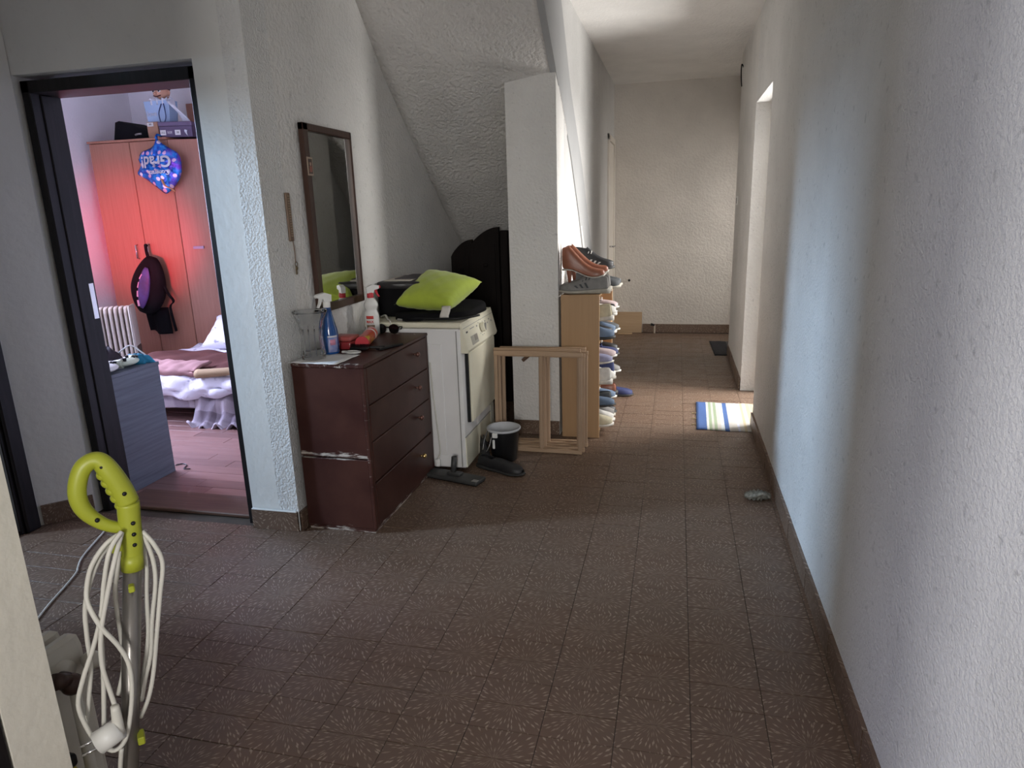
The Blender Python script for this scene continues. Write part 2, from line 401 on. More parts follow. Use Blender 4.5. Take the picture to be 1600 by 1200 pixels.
# baseboards of brown tiles
def baseboard(name, p0, p1, n, h=.09, th=.012, seg=.2, gap=.003):
    p0, p1 = Vector((*p0, 0)), Vector((*p1, 0)); d = p1-p0; L = d.length; d.normalize(); n = Vector((*n, 0))
    b = B().prism([tuple((p0)[:2]), tuple((p1)[:2]), tuple((p1+n*th*.4)[:2]), tuple((p0+n*th*.4)[:2])], 'z', 0, h-.002)
    root = struct(b.obj(name, GROUT)); t = 0
    while t < L-.01:
        e = min(t+seg-gap, L)
        a, c = p0+d*t, p0+d*e; k = n*(th+random.uniform(-.001, .001)); hh = h+random.uniform(-.002, .002)
        B().prism([tuple(a[:2]), tuple(c[:2]), tuple((c+k)[:2]), tuple((a+k)[:2])], 'z', .001, hh).obj('tile', TILE_UP, root)
        t += seg
    return root
baseboard('baseboard_right', (.51, 1.2), (.51, 4.40), (-1, 0), seg=.203)
baseboard('baseboard_right_far', (.51, 5.31), (.51, 6.64), (-1, 0), seg=.203)
baseboard('baseboard_back', (-.35, 7.77), (1.2, 7.77), (0, -1), h=.095, seg=.203)
baseboard('baseboard_door', (-1.878, 2.528), (-1.645, 2.528), (0, -1), h=.095, seg=.3)
baseboard('baseboard_corner', (-1.64, 2.53), (-1.64, 2.70), (1, 0), h=.095, seg=.3)
baseboard('baseboard_angled', (-2.918, 2.368), (-2.772, 2.524), (.73, -.68), h=.10, seg=.3)
baseboard('baseboard_pillar', (-.985, 4.05), (-.69, 4.05), (0, -1), h=.09, seg=.2)
B().box(-1.875, -1.645, 2.512, 2.524, .094, .101, .002).obj('paint_drip', P_SMOOTH, bpy.data.objects['baseboard_door'])

# bedroom shell
struct(B().box(-5.15, -5.0, 2.71, 3.1, 0, H).box(-5.15, -5.0, 4.4, 5.9, 0, H).box(-5.15, -5.0, 3.1, 4.4, 0, 1.0).box(-5.15, -5.0, 3.1, 4.4, 2.2, H).obj('wall_bedroom_left', P_BED))
struct(B().box(-5.15, -1.76, 5.75, 5.9, 0, H).obj('wall_bedroom_back', P_BED))
struct(B().box(-5.15, -3.3, 2.53, 2.71, 0, H).obj('wall_bedroom_front', P_BED))
wf = struct(B().box(-5.1, -1.76, 2.70, 5.8, -.05, -.004).obj('floor_bedroom', GROUT))
pm = []
for v in range(3):
    b = B().box(-.299, .299, -.0465, .0465, -.006, 0, .001)
    bmesh.ops.recalc_face_normals(b.bm, faces=b.bm.faces[:])
    me = bpy.data.meshes.new('plank'); b.bm.to_mesh(me); b.bm.free()
    k = (.85, 1., 1.14)[v]
    me.materials.append(wood('cherry_plank_%d' % v, (.19*k, .10*k, .085*k), (.25*k, .14*k, .12*k), 0, r=.3, k=9)); pm.append(me)
rnd = random.Random(3)
for j in range(32):
    off = rnd.uniform(0, .6)
    for i in range(7):
        x = -5.1+off+.6*i; y = 2.77+.094*j
        if y > 4.15 or x < -3.6 or x > -1.7: continue
        o = bpy.data.objects.new('plank', pm[rnd.randrange(3)]); COL.objects.link(o); o.parent = wf; o.location = (x, y, rnd.uniform(-.0006, .0003))
wf2 = stuff(B().box(-5.0, -1.77, 4.15, 5.74, -.005, 0).box(-5.0, -3.9, 2.72, 4.15, -.005, -.001).obj('plank_field', W_FLOOR, wf))

# ------------------------------------------------------------------ dresser
t = thing('dresser', 'tall brown painted chest of four drawers with worn chipped edges', 'dresser', (-1.45, 2.945, 0))
B().box(-1.618, -1.290, 2.562, 2.580, .02, .350, .003).obj('side_panel', D_SIDE_LO, t)
B().box(-1.618, -1.290, 2.562, 2.580, .356, .766, .003).obj('side_panel', D_SIDE_UP, t)
B().box(-1.618, -1.290, 3.312, 3.330, .02, .766, .003).obj('side_panel', D_FRONT, t)
B().box(-1.618, -1.606, 2.58, 3.312, .02, .766).obj('back_panel', D_FRONT, t)
B().box(-1.618, -1.272, 2.558, 3.334, .766, .782, .003).obj('top', D_TOP, t)
B().box(-1.612, -1.284, 2.564, 3.326, .0, .022, .002).obj('plinth', D_SIDE_LO, t)
B().box(-1.292, -1.2755, 2.5605, 2.586, .02, .766, .003).obj('edge_strip', D_EDGE, t)
B().box(-1.296, -1.276, 3.306, 3.332, .02, .766, .003).obj('edge_strip', D_FRONT, t)
brass = M('brass', (.72, .52, .22), .3, 1.); kn = M('dark_bronze', (.20, .10, .08), .2, .6)
for k, (z0, z1) in enumerate(((.03, .232), (.240, .425), (.430, .592), (.597, .762))):
    d = B().box(-1.294, -1.274, 2.588, 3.304, z0, z1, .003).obj('drawer', D_FRONT, t)
    zc = (.164, .374, .534, .708)[k]
    b = B(); b.tube([(-1.276, 3.13, zc), (-1.262, 3.13, zc)], .005).ball((-1.252, 3.13, zc), .012, .013, .013)
    o = b.obj('knob', brass if k == 0 else kn, d, True)
    if k == 0: o['label'] = 'yellow brass knob'

# ------------------------------------------------------------------ dryer
t = thing('tumble_dryer', 'white and cream tumble dryer between the dresser and the pillar', 'dryer', (-1.36, 3.65, 0))
b = B().box(-1.635, -1.095, 3.345, 3.945, .02, .800, .006)
b.obj('body', DRYW, t)
B().box(-1.50, -1.42, 3.339, 3.346, .09, .72, .004).obj('side_rib', DRYW, t)
B().box(-1.28, -1.20, 3.339, 3.346, .09, .72, .004).obj('side_rib', DRYW, t)
for x in (-1.58, -1.16):
    for y in (3.40, 3.89): B().lathe([(.02, 0), (.02, .022)], (x, y, 0), 12).obj('foot', BLACKP, t)
B().box(-1.638, -1.085, 3.342, 3.948, .803, .832, .008).obj('lid', CREAM, t)
cp = B().prism([(-1.094, .832), (-1.088, .832), (-1.052, .685), (-1.058, .670), (-1.094, .670)], 'y', 3.347, 3.943).obj('control_panel', CREAM, t)
def on_panel(y0, y1, f0, f1, th, name, mat):     # f = 0 at the panel's top, 1 at its bottom
    a = Vector((-1.088, 0, .832)); d = Vector((.036, 0, -.147)); n = Vector((.147, 0, .036)).normalized()
    b = B(); c = []
    for hgt in (-.001, th):
        for (y, f) in ((y0, f0), (y1, f0), (y1, f1), (y0, f1)): c.append(b.bm.verts.new(a+d*f+n*hgt+Vector((0, y, 0))))
    for q in ((0, 1, 2, 3), (7, 6, 5, 4), (0, 1, 5, 4), (1, 2, 6, 5), (2, 3, 7, 6), (3, 0, 4, 7)): b.bm.faces.new([c[i] for i in q])
    return b.obj(name, mat, cp)
GR = M('grey_print', (.30, .29, .27), .5); DSP = M('display_grey', (.40, .38, .32), .4)
on_panel(3.35, 3.94, .21, .225, .0008, 'seam', GR)
on_panel(3.385, 3.415, .36, .42, .0006, 'badge', M('dark_print', (.05, .05, .05), .5))
on_panel(3.46, 3.54, .33, .36, .0005, 'print_line', GR)
on_panel(3.44, 3.56, .60, .92, .0008, 'drawer_recess', DSP)
on_panel(3.50, 3.555, .62, .82, .0016, 'recess_grip', M('recess_dark', (.26, .24, .20), .5))
on_panel(3.58, 3.60, .34, .40, .0006, 'mark', GR)
kc = Vector((-1.088+.018+.008, 3.665, .832-.0735))
B().tube([kc-Vector((.004, 0, .001)), kc+Vector((.014, 0, .0035))], [.028, .026], 20).obj('dial', CREAM, cp, False)
B().box(kc.x+.012, kc.x+.022, 3.661, 3.669, kc.z-.018, kc.z+.026, .002).obj('dial_pointer', GR, cp)
for k in range(9):
    a = 2.4-k*.6; y = 3.665+.05*math.cos(a); f = .5-.30*math.sin(a)
    on_panel(y-.004, y+.004, f-.02, f+.02, .0006, 'mark', GR)
for k in range(4): on_panel(3.75+.04*k, 3.765+.04*k, .34+.1*(k % 2), .40+.1*(k % 2), .0015, 'button', DSP)
d = B().box(-1.094, -1.066, 3.425, 3.925, .265, .664, .006).obj('door', CREAM, t)
B().box(-1.094, -1.078, 3.409, 3.424, .268, .66, .001).obj('door_gap', BLACKP, d)
kk = B().box(-1.096, -1.090, 3.350, 3.940, .022, .195, .002).obj('kick_panel', CREAM, t)
B().box(-1.0965, -1.089, 3.350, 3.940, .196, .2, .0005).obj('seam', GR, t)
g = B()
for k in range(7): g.box(-1.094, -1.086, 3.86+.01*k, 3.865+.01*k, .12, .245)
stuff(g.obj('vent_slats', DSP, t))
B().box(-1.118, -1.114, 3.338, 3.346, .03, .79, .001).obj('seam', GR, t)
B().tube([(-1.268, 3.337, .62), (-1.262, 3.337, .45), (-1.250, 3.337, .28), (-1.240, 3.336, .12), (-1.255, 3.330, .075)], .005, n=5).obj('cable', CORD, t, True)
B().box(-1.268, -1.238, 3.312, 3.338, .03, .075, .008, seg=2).obj('plug', WHITEP, t, True)

# ------------------------------------------------------------------ on the dryer
t = thing('storage_case', 'large black box standing on the dryer against the wall', 'box', (-1.52, 3.74, .832))
B().box(-1.632, -1.375, 3.53, 3.94, .833, 1.015, .015, seg=2).obj('body', BLACK, t, True)
B().box(-1.634, -1.373, 3.528, 3.942, .985, 1.03, .012, seg=2).obj('lid', M('black_glossy', (.018, .016, .018), .4), t, True)
B().box(-1.60, -1.44, 3.56, 3.80, 1.031, 1.036, .001).obj('paper', M('old_paper', (.52, .48, .42), .8), t)
B().box(-1.56, -1.38, 3.62, 3.90, 1.036, 1.040, .001).obj('paper', M('dark_magazine', (.06, .05, .06), .5), t)
lb = B().box(-1.3735, -1.371, 3.60, 3.68, .94, 1.0, .001).obj('orange_label', M('orange_print', (.62, .17, .05), .6), t)
B().box(-1.43, -1.385, 3.5265, 3.531, .955, .995, .001).obj('orange_label', MATS['orange_print'], t)
t = thing('laptop_bag', 'flat black padded bag lying under the lime green cushion', 'bag', (-1.28, 3.62, .832))
def bagf(i, j):
    a = 6.28318*j/40; e = (0, .35, .7, 1, 1, .985, .93, .5, 0)[i]; zz = (0, 0, 0, .008, .022, .036, .044, .046, .046)[i]
    ca, sa = math.cos(a), math.sin(a); k = (abs(ca)**5+abs(sa)**5)**(-1/5)
    x = -1.285+.215*e*k*ca+.06*sa*k*e*.25; y = 3.62+.225*e*k*sa
    return Vector((x, y, .832+zz*(1+.55*max(0, (y-3.55))/.3)+.004*math.sin(9*x+7*y)))
B().grid(bagf, 9, 40, True).obj('body', BLACK, t, True)
B().tube([(-1.49, 3.46, .85), (-1.40, 3.405, .845), (-1.25, 3.387, .848), (-1.10, 3.40, .85), (-1.03, 3.50, .852)], .006, n=5).obj('zip', BLACKP, t, True)
B().tube([(-1.30, 3.41, .845), (-1.34, 3.38, .842), (-1.42, 3.385, .840), (-1.40, 3.41, .844)], .012, n=4, flat=.5).obj('strap', BLACK, t, True)
B().box(-1.47, -1.36, 3.40, 3.43, .833, .845, .004, seg=2).obj('handle', M('grey_webbing', (.25, .24, .22), .8), t, True)

def cushion(name, mat, C, th, label, cat, parent_name='cover'):
    C = [Vector(c) for c in C]; ctr = sum(C, Vector())/4
    t = thing(name, label, cat, (ctr.x, ctr.y, min(c.z for c in C)))
    nrm = (C[1]-C[0]).cross(C[3]-C[0]).normalized()
    b = B(); n = 23
    def surf(sg):
        def f(i, j):
            u, v = 2*i/(n-1)-1, 2*j/(n-1)-1
            pin = .11
            uu = u*(1-pin*(1-v*v)*abs(u)**3); vv = v*(1-pin*(1-u*u)*abs(v)**3)
            p = C[0].lerp(C[1], (uu+1)/2).lerp(C[3].lerp(C[2], (uu+1)/2), (vv+1)/2)
            h = th*(max(0, 1-u*u)**.5*max(0, 1-v*v)**.5)**.75
            h += .003*math.sin(11*u+3*v)*math.sin(9*v-2*u)*(1-u*u)*(1-v*v)
            e = (1-abs(u))*(1-abs(v)); h += .006*math.sin(22*u*v+5*v)*max(0, .25-e)*(1-u*u)**.5*(1-v*v)**.5*4
            return p+nrm*h*sg
        return f
    b.grid(surf(1), n, n); b.grid(surf(-1), n, n)
    bmesh.ops.remove_doubles(b.bm, verts=b.bm.verts[:], dist=.0006)
    b.obj(parent_name, mat, t, True)
    return t, C, nrm
t, C, nrm = cushion('cushion', M('lime_velvet', (.40, .50, .045), .8, var=.12, vs=14, bump=.15, bs=120, sheen=.3),
    [(-1.500, 3.445, .914), (-1.165, 3.42, .905), (-1.075, 3.74, 1.005), (-1.415, 3.78, 1.070)], .075, 'lime green square cushion lying on the black bag on the dryer', 'cushion')
b = B()
b.grid(lambda i, j: Vector((-1.215+.05*j/4+.004*math.sin(i), 3.425-.012*math.sin(i*.6)-.03*i/5, .912-.060*i/5)), 6, 5)
b.obj('care_tag', M('white_tag', (.66, .62, .56), .7), t, True, solid=.001)

# ------------------------------------------------------------------ mirror and wall things
t = thing('wall_mirror', 'tall wall mirror in a dark brown wooden frame above the dresser', 'mirror', (-1.63, 3.085, .953))
y0, y1, z0, z1 = 2.850, 3.318, .955, 1.80
B().box(-1.636, -1.628, y0+.01, y1-.01, z0+.01, z1-.01).obj('backing', W_DARK, t)
tg = NT('mirror_silver'); tg.b.inputs['Base Color'].default_value = (.72, .73, .72, 1); tg.b.inputs['Metallic'].default_value = 1; tg.b.inputs['Roughness'].default_value = .03
tg.bump(tg.noise(tg.obj(), 3, 1), .01, .001)
B().box(-1.628, -1.624, y0+.03, y1-.012, z0+.03, z1-.03).obj('mirror_glass', tg.m, t)
B().box(-1.634, -1.608, y0, y0+.042, z0, z1, .003).obj('stile', W_MIRR, t)
B().box(-1.634, -1.608, y1-.018, y1, z0, z1, .003).obj('stile', W_MIRR, t)
B().box(-1.634, -1.608, y0, y1, z0, z0+.036, .003).obj('rail', W_MIRR, t)
B().box(-1.634, -1.608, y0, y1, z1-.032, z1, .003).obj('rail', W_MIRR, t)
t = thing('picture_card', 'small framed card tucked into the left edge of the mirror', 'card', (-1.606, 2.872, 1.58))
B().box(-1.607, -1.604, 2.853, 2.900, 1.575, 1.655, .001).obj('card', M('card_border', (.42, .32, .24), .5), t)
B().box(-1.6045, -1.603, 2.860, 2.893, 1.583, 1.647, .0005).obj('print', M('card_print', (.16, .10, .07), .5, var=.7, vs=60, c2=(.05, .035, .03)), t)
B().ball((-1.603, 2.877, 1.625), .001, .006, .008).obj('portrait', M('card_face', (.50, .33, .25), .6), t)
B().box(-1.6035, -1.602, 2.868, 2.886, 1.590, 1.616, .0005).obj('robe', M('card_robe', (.33, .12, .09), .6), t)
t = thing('key_hanger', 'narrow wooden wall strip hung left of the mirror with a dangling keyring', 'key hanger', (-1.636, 2.705, 1.29))
HW = wood('strip_wood', (.14, .085, .055), (.20, .13, .085), 2)
B().box(-1.639, -1.629, 2.690, 2.722, 1.295, 1.50, .004, seg=2).obj('board', HW, t)
g = B()
for k in range(17): g.box(-1.629, -1.6275, 2.700, 2.716, 1.315+.0105*k, 1.320+.0105*k)
stuff(g.obj('scale_marks', M('scale_marks', (.30, .22, .15), .6), t))
B().tube([(-1.632, 2.712, 1.296), (-1.630, 2.714, 1.25), (-1.632, 2.716, 1.205)], .0022, 6, n=3).obj('string', HW, t)
b = B()
for k in range(13):
    a = 6.2832*k/12
b.tube([(-1.630, 2.716+.010*math.sin(6.2832*k/12), 1.196+.010*math.cos(6.2832*k/12)) for k in range(13)], .002, 6)
b.box(-1.634, -1.630, 2.710, 2.722, 1.150, 1.188, .002).ball((-1.631, 2.718, 1.178), .005, .008, .010)
b.obj('keys', M('dull_brass', (.20, .15, .09), .4, .7), t)
for k, (y, z) in enumerate(((3.32, 1.60), (3.36, 1.40))):
    B().tube([(-1.645, y, z), (-1.632, y, z+.003)], [.003, .005], 8).obj('nail', BLACKP, bpy.data.objects['wall_left'])

# ------------------------------------------------------------------ on the dresser
t = thing('glass_vase', 'clear cut glass vase standing on white paper on the dresser', 'vase', (-1.555, 2.655, .784))
gl = glass('vase_glass', (.97, .98, .98), .02, 1.22)
prof = [(.0, 0), (.050, 0), (.052, .012), (.046, .05), (.043, .09), (.046, .13), (.055, .17), (.070, .205), (.073, .213)]
inn = [(.069, .213), (.066, .203), (.051, .17), (.042, .13), (.039, .09), (.042, .05), (.044, .022), (0, .018)]
pp = prof+inn; b = B()
def vf(i, j):
    a = 6.28318*j/48; r, z = pp[i]; k = 1+(.035*math.cos(12*a) if i < len(prof) and z > .015 else 0)
    return Vector((-1.555+r*k*math.cos(a), 2.655+r*k*math.sin(a), .784+z))
b.grid(vf, len(pp), 48, True).obj('body', gl, t, True)
b = B()
for k in range(12):
    a = 6.28318*(k+.5)/12; b.tube([(-1.555+r*math.cos(a), 2.655+r*math.sin(a), .784+z) for r, z in ((.054, .02), (.048, .06), (.046, .10), (.050, .14))], .0025, 5)
stuff(b.obj('cut_ribs', gl, t, True))
B().tube([(-1.555+.072*math.cos(.2618*k), 2.655+.072*math.sin(.2618*k), .784+.2135) for k in range(25)], .003, 6).obj('rim', gl, t, True)

def spray(name, label, loc, prof, bodymat, neckmat, headmat, trigmat, face, hs=1.):
    t = thing(name, label, 'spray bottle', loc, math.atan2(face[1], face[0]))
    b = B(); b.lathe(prof, (0, 0, 0), 24); b.obj('bottle', bodymat, t, True, world=False)
    zt = prof[-1][1]
    B().lathe([(.016, zt-.002), (.017, zt), (.017, zt+.022), (.014, zt+.026)], seg=18).obj('collar', neckmat, t, True, world=False)
    hd = B().prism([(-.020, zt+.024), (.016, zt+.024), (.020, zt+.038), (.046, zt+.044), (.046, zt+.060), (.010, zt+.066), (-.022, zt+.054)], 'y', -.012, .012).obj('spray_head', headmat, t, world=False)
    B().tube([(.046, 0, zt+.052), (.056, 0, zt+.052)], .008, 10).obj('nozzle', trigmat, hd, world=False)
    B().prism([(.022, zt+.042), (.034, zt+.044), (.040, zt+.020), (.050, zt+.002), (.042, zt+.000), (.030, zt+.018)], 'y', -.006, .006).obj('trigger', trigmat, hd, world=False)
    return t
RED = M('red_plastic', (.55, .03, .045), .4, var=.1)
bp = [(0, 0), (.030, 0), (.036, .006), (.037, .06), (.037, .10), (.034, .115), (.028, .128), (.028, .136), (.036, .152), (.037, .162), (.030, .176), (.016, .196)]
t = spray('white_spray_bottle', 'white spray bottle with red collar and nozzle standing on the dresser under the mirror corner', (-1.545, 3.255, .783), bp, WHITEP, RED, WHITEP, RED, (.72, .7))
# label on the side of the white bottle that looks into the room
def wrap(name, mat, parent, R, a0, a1, z0, z1, out=.0006):
    n = 9; b = B()
    b.grid(lambda i, j: Vector(((R+out)*math.cos(a0+(a1-a0)*i/(n-1)), (R+out)*math.sin(a0+(a1-a0)*i/(n-1)), z0+(z1-z0)*j/2)), n, 3)
    return b.obj(name, mat, parent, True, world=False, solid=.0004)
def wrap_text(name, txt, size, mat, parent, R, am, z, bold=0.):
    o = text_obj(name, txt, size, mat, parent, Matrix.Identity(4), .0002, bold)
    r = parent
    while r.parent: r = r.parent
    for v in o.data.vertices:
        p = v.co+Vector(r.location); a = am+p.x/R
        v.co = Vector(((R+.0012+p.z)*math.cos(a), (R+.0012+p.z)*math.sin(a), z+p.y))
    return o
am = -2.05
l1 = wrap('label_top', M('label_red', (.60, .06, .05), .5), t, .037, am-.75, am+.35, .088, .104)
l2 = wrap('label_words', M('label_white', (.74, .72, .68), .5), t, .037, am-.75, am+.35, .058, .086)
wrap_text('lettering', 'MAX', .018, MATS['label_red'], l2, .037, am-.2, .073, .0006)
l3 = wrap('label_bottom', M('label_black', (.02, .018, .016), .5), t, .037, am-.75, am+.45, .012, .056)
wrap('label_picture', M('label_brown', (.23, .14, .07), .5), l3, .0373, am-.75, am+.45, .038, .055)
wrap_text('lettering', '00', .022, MATS['label_white'], l3, .037, am-.05, .024, .0006)
t_ = glass('blue_liquid', (.02, .10, .42), .05); BLUEB = M('blue_bottle', (.012, .075, .27), .15, var=.15, coat=.4)
bq = [(0, 0), (.034, 0), (.039, .006), (.040, .05), (.040, .085), (.037, .11), (.030, .14), (.021, .18), (.016, .215)]
t = spray('blue_spray_bottle', 'blue window cleaner spray bottle with white head beside the glass vase', (-1.535, 2.775, .783), bq, BLUEB, WHITEP, WHITEP, WHITEP, (-.5, -.86))
la = -.75-math.atan2(-.86, -.5)
l1 = wrap('label', M('label_lilac', (.36, .36, .55), .5, var=.5, vs=50, c2=(.16, .22, .50)), t, .040, la-.6, la+.6, .012, .088)
wrap('label_flower', M('label_pink', (.62, .25, .36), .5), l1, .0403, la-.35, la+.3, .045, .07)
wrap('label_band', M('label_pale', (.72, .72, .78), .5), l1, .0403, la-.6, la+.6, .08, .087)

PAPER = M('white_paper', (.82, .81, .80), .8, var=.06)
b = B(); b.grid(lambda i, j: Vector((-1.628+.235*i/8+.012*j/6, 2.560+.205*j/6-.01*i/8, .7835+.0018*math.sin(i*1.3+j)**2+.0006)), 9, 7)
tag(b.obj('paper_sheet', PAPER, None, True, solid=.0006), 'sheet of white paper under the glass vase on the dresser', 'paper')
t = thing('red_box', 'small red plastic container behind the crisp tube on the dresser', 'box', (-1.53, 2.90, .783))
RD = M('dark_red_wrap', (.33, .035, .04), .3, var=.25, coat=.3)
B().box(-1.575, -1.475, 2.855, 2.945, .783, .822, .008, seg=2).obj('base', RD, t, True)
B().box(-1.578, -1.472, 2.852, 2.948, .823, .845, .008, seg=2).obj('lid', M('red_lid', (.45, .10, .09), .35), t, True)
t = thing('red_packet', 'dark red foil packet lying beside the yellow and red tube', 'packet', (-1.53, 3.05, .783))
b = B(); b.grid(lambda i, j: Vector((-1.58+.10*j/8, 2.96+.20*i/10, .783+.028*(max(0, 1-(2*i/10-1)**4)*max(0, 1-(2*j/8-1)**2))**.5+.004*abs(math.sin(i*1.7+j*2)))), 11, 9)
b.obj('wrapper', RD, t, True, solid=.001)
t = thing('crisp_tube', 'red and yellow paper tube lying on the dresser', 'tube', (-1.44, 2.98, .783))
p0, p1 = Vector((-1.425, 2.875, .814)), Vector((-1.475, 3.085, .822)); ax = (p1-p0).normalized()
tm = NT('red_yellow_print'); v = tm.obj(); x, y, z = tm.xyz(v)
n = tm.noise(tm.mapping(v, (14, 5, 14)), 1.6, 2)
tm.link(tm.mix(tm.ramp(tm.math('SUBTRACT', x, tm.math('MULTIPLY', z, .25)), [(.006, 0.), (.012, 1.)]), tm.mix(tm.ramp(n, [(.55, 0.), (.62, 1.)]), (.52, .045, .03), (.62, .30, .12)), tm.mix(tm.ramp(n, [(.5, 0.), (.56, 1.)]), (.68, .45, .06), (.55, .07, .04))), tm.b.inputs['Base Color'])
tm.b.inputs['Roughness'].default_value = .3
B().tube([p0, p1], .031, 24).obj('tube', tm.m, t, False)
B().tube([p1, p1+ax*.008], .0325, 24).obj('end_cap', M('cap_metal', (.55, .50, .48), .3, .5), t)
B().tube([p1-ax*.05, p1-ax*.035], .0315, 24).obj('white_band', PAPER, t)
B().tube([p0-ax*.006, p0], .0325, 24).obj('end_cap', RED, t)
t = thing('hairbrush', 'black hairbrush lying near the front edge of the dresser', 'brush', (-1.38, 2.86, .783))
B().tube([(-1.325, 2.90, .792), (-1.36, 2.885, .793), (-1.39, 2.872, .794)], [.009, .010, .008], 10, 4, flat=.7).obj('handle', BLACKP, t, True)
B().box(-1.475, -1.385, 2.835, 2.872, .787, .800, .006, Matrix.Identity(4), 2).obj('head', BLACKP, t, True)
g = B()
for i in range(11):
    for j in range(4): g.tube([(-1.47+.008*i, 2.84+.009*j, .799), (-1.47+.008*i, 2.84+.009*j, .812)], .0012, 4)
stuff(g.obj('bristles', BLACK, t))
t = thing('black_comb', 'flat black case lying along the front edge of the dresser top', 'case', (-1.34, 2.90, .783))
B().box(-.075, .075, -.016, .016, 0, .010, .003).obj('case', BLACKP, t, world=False); t.rotation_euler.z = 1.15; t.location = (-1.312, 2.93, .783)
t = thing('hair_clip', 'clear white plastic ring clip lying in front of the hairbrush', 'clip', (-1.44, 2.775, .783))
CL = M('milky_plastic', (.62, .62, .60), .25)
B().tube([(-1.43+.035*math.cos(.2618*k), 2.782+.022*math.sin(.2618*k), .790) for k in range(25)], .0045, 8).obj('ring', CL, t, True)
B().box(-1.485, -1.455, 2.775, 2.790, .785, .795, .003).obj('tongue', CL, t)
B().box(-1.455, -1.405, 2.770, 2.794, .784, .787, .001).obj('insert', M('smoke_plastic', (.16, .17, .17), .2), t)
t = thing('sunglasses', 'black sunglasses standing at the far end of the dresser top', 'sunglasses', (-1.47, 3.285, .783))
def lens(cx):
    b = B(); b.prism([(cx+.030*math.cos(a)*(1 if math.sin(a) > 0 else .92), .809+.026*math.sin(a)) for a in [6.2832*k/24 for k in range(24)]], 'y', 3.283, 3.287); return b
lens(-1.512).obj('lens', M('dark_lens', (.006, .005, .005), .08), t); lens(-1.440).obj('lens', MATS['dark_lens'], t)
B().box(-1.483, -1.469, 3.282, 3.288, .815, .821, .001).obj('bridge', BLACKP, t)
B().tube([(-1.543, 3.288, .82), (-1.545, 3.32, .815), (-1.53, 3.332, .80)], .003, 6, 3).obj('temple', BLACKP, t); B().tube([(-1.410, 3.288, .82), (-1.408, 3.32, .815), (-1.42, 3.332, .80)], .003, 6, 3).obj('temple', BLACKP, t)
tag(B().tube([(-1.61, 3.51, .838), (-1.56, 3.46, .853), (-1.52, 3.40, .840), (-1.49, 3.36, .838), (-1.478, 3.330, .80), (-1.476, 3.305, .788)], .005, 8, 5).obj('white_cable', CORD, None, True), 'white cable hanging from the dryer top onto the dresser behind the sunglasses', 'cable')

# ------------------------------------------------------------------ under the stair
t = thing('headboard', 'dark wooden headboard with arched tops stored under the stairs', 'headboard', (-1.35, 4.96, 0))
def arch(x0, x1, zb, zs, zt, n=12):
    return [(x0, zb), (x1, zb), (x1, zt)]+[(x1+(x0-x1)*k/n, zs+(zt-zs)*math.cos(k/n*1.5708)**.8 if k < n else zs) for k in range(1, n+1)]
B().prism(arch(-1.61, -1.448, .0, 1.08, 1.20), 'y', 4.80, 4.84).obj('panel', W_DARK, t)
B().prism(arch(-1.438, -1.235, .0, 1.17, 1.285), 'y', 4.76, 4.80).obj('panel', W_DARK, t)
B().prism(arch(-1.58, -1.475, .25, 1.00, 1.10), 'y', 4.79, 4.802).obj('raised_panel', W_DARK, t)
B().prism(arch(-1.41, -1.265, .25, 1.07, 1.17), 'y', 4.75, 4.762).obj('raised_panel', W_DARK, t)
B().box(-1.225, -1.165, 4.75, 4.81, 0, 1.26, .006).obj('post', W_DARK, t)
B().box(-1.15, -1.06, 4.70, 4.76, 0, 1.26, .006).obj('post', W_DARK, t)
for x in (-1.53, -1.335):
    z = .98 if x < -1.4 else 1.02
    B().ball((x, 4.785 if x < -1.4 else 4.745, z), .022, .008, .014).obj('carved_boss', W_DARK, t, True)

# ------------------------------------------------------------------ wooden frames leaning in front of the pillar
FR = [(3.722, 0., 0., .602), (3.752, .012, .004, .590), (3.800, -.020, .0, .606), (3.842, .018, .002, .586), (3.885, .0, .0, .598)]
ords = ['front', 'second', 'third', 'fourth', 'rearmost']
for k, (y, dx, z0, z1) in enumerate(FR):
    t = thing('batten_screen', 'pale wooden batten screen, %s of the five standing against the pillar' % ords[k], 'frame', (-.76+dx, y, 0), 0, 'batten frames by the pillar')
    a = .024; xl, xm, xr = -.255, .018, .245
    B().box(xl-.012, xr+.012, -.011, .011, z0, z0+a, .002).obj('rail', W_PINE, t, world=False)
    B().box(xl-.012, xr+.012, -.011, .011, z1-a, z1, .002).obj('rail', W_PINE, t, world=False)
    wv = wood('pale_batten_upright', (.33, .22, .14), (.43, .30, .20), 2, r=.6)if 'pale_batten_upright' not in MATS else MATS['pale_batten_upright']
    for x in (xl, xm, xr): B().box(x-.010, x+.010, -.010, .010, z0+a, z1-a, .002).obj('upright', wv, t, world=False)
    t.rotation_euler = (-.05, 0, .04*(k-2)*.3)
t = thing('wooden_stick', 'short brown wooden stick resting slanted behind the batten frames', 'stick', (-.87, 3.93, .50))
B().tube([(-.895, 3.935, .505), (-.80, 3.95, .585)], .011, 8).obj('rod', wood('brown_stick', (.10, .055, .035), (.15, .09, .06), 0), t)

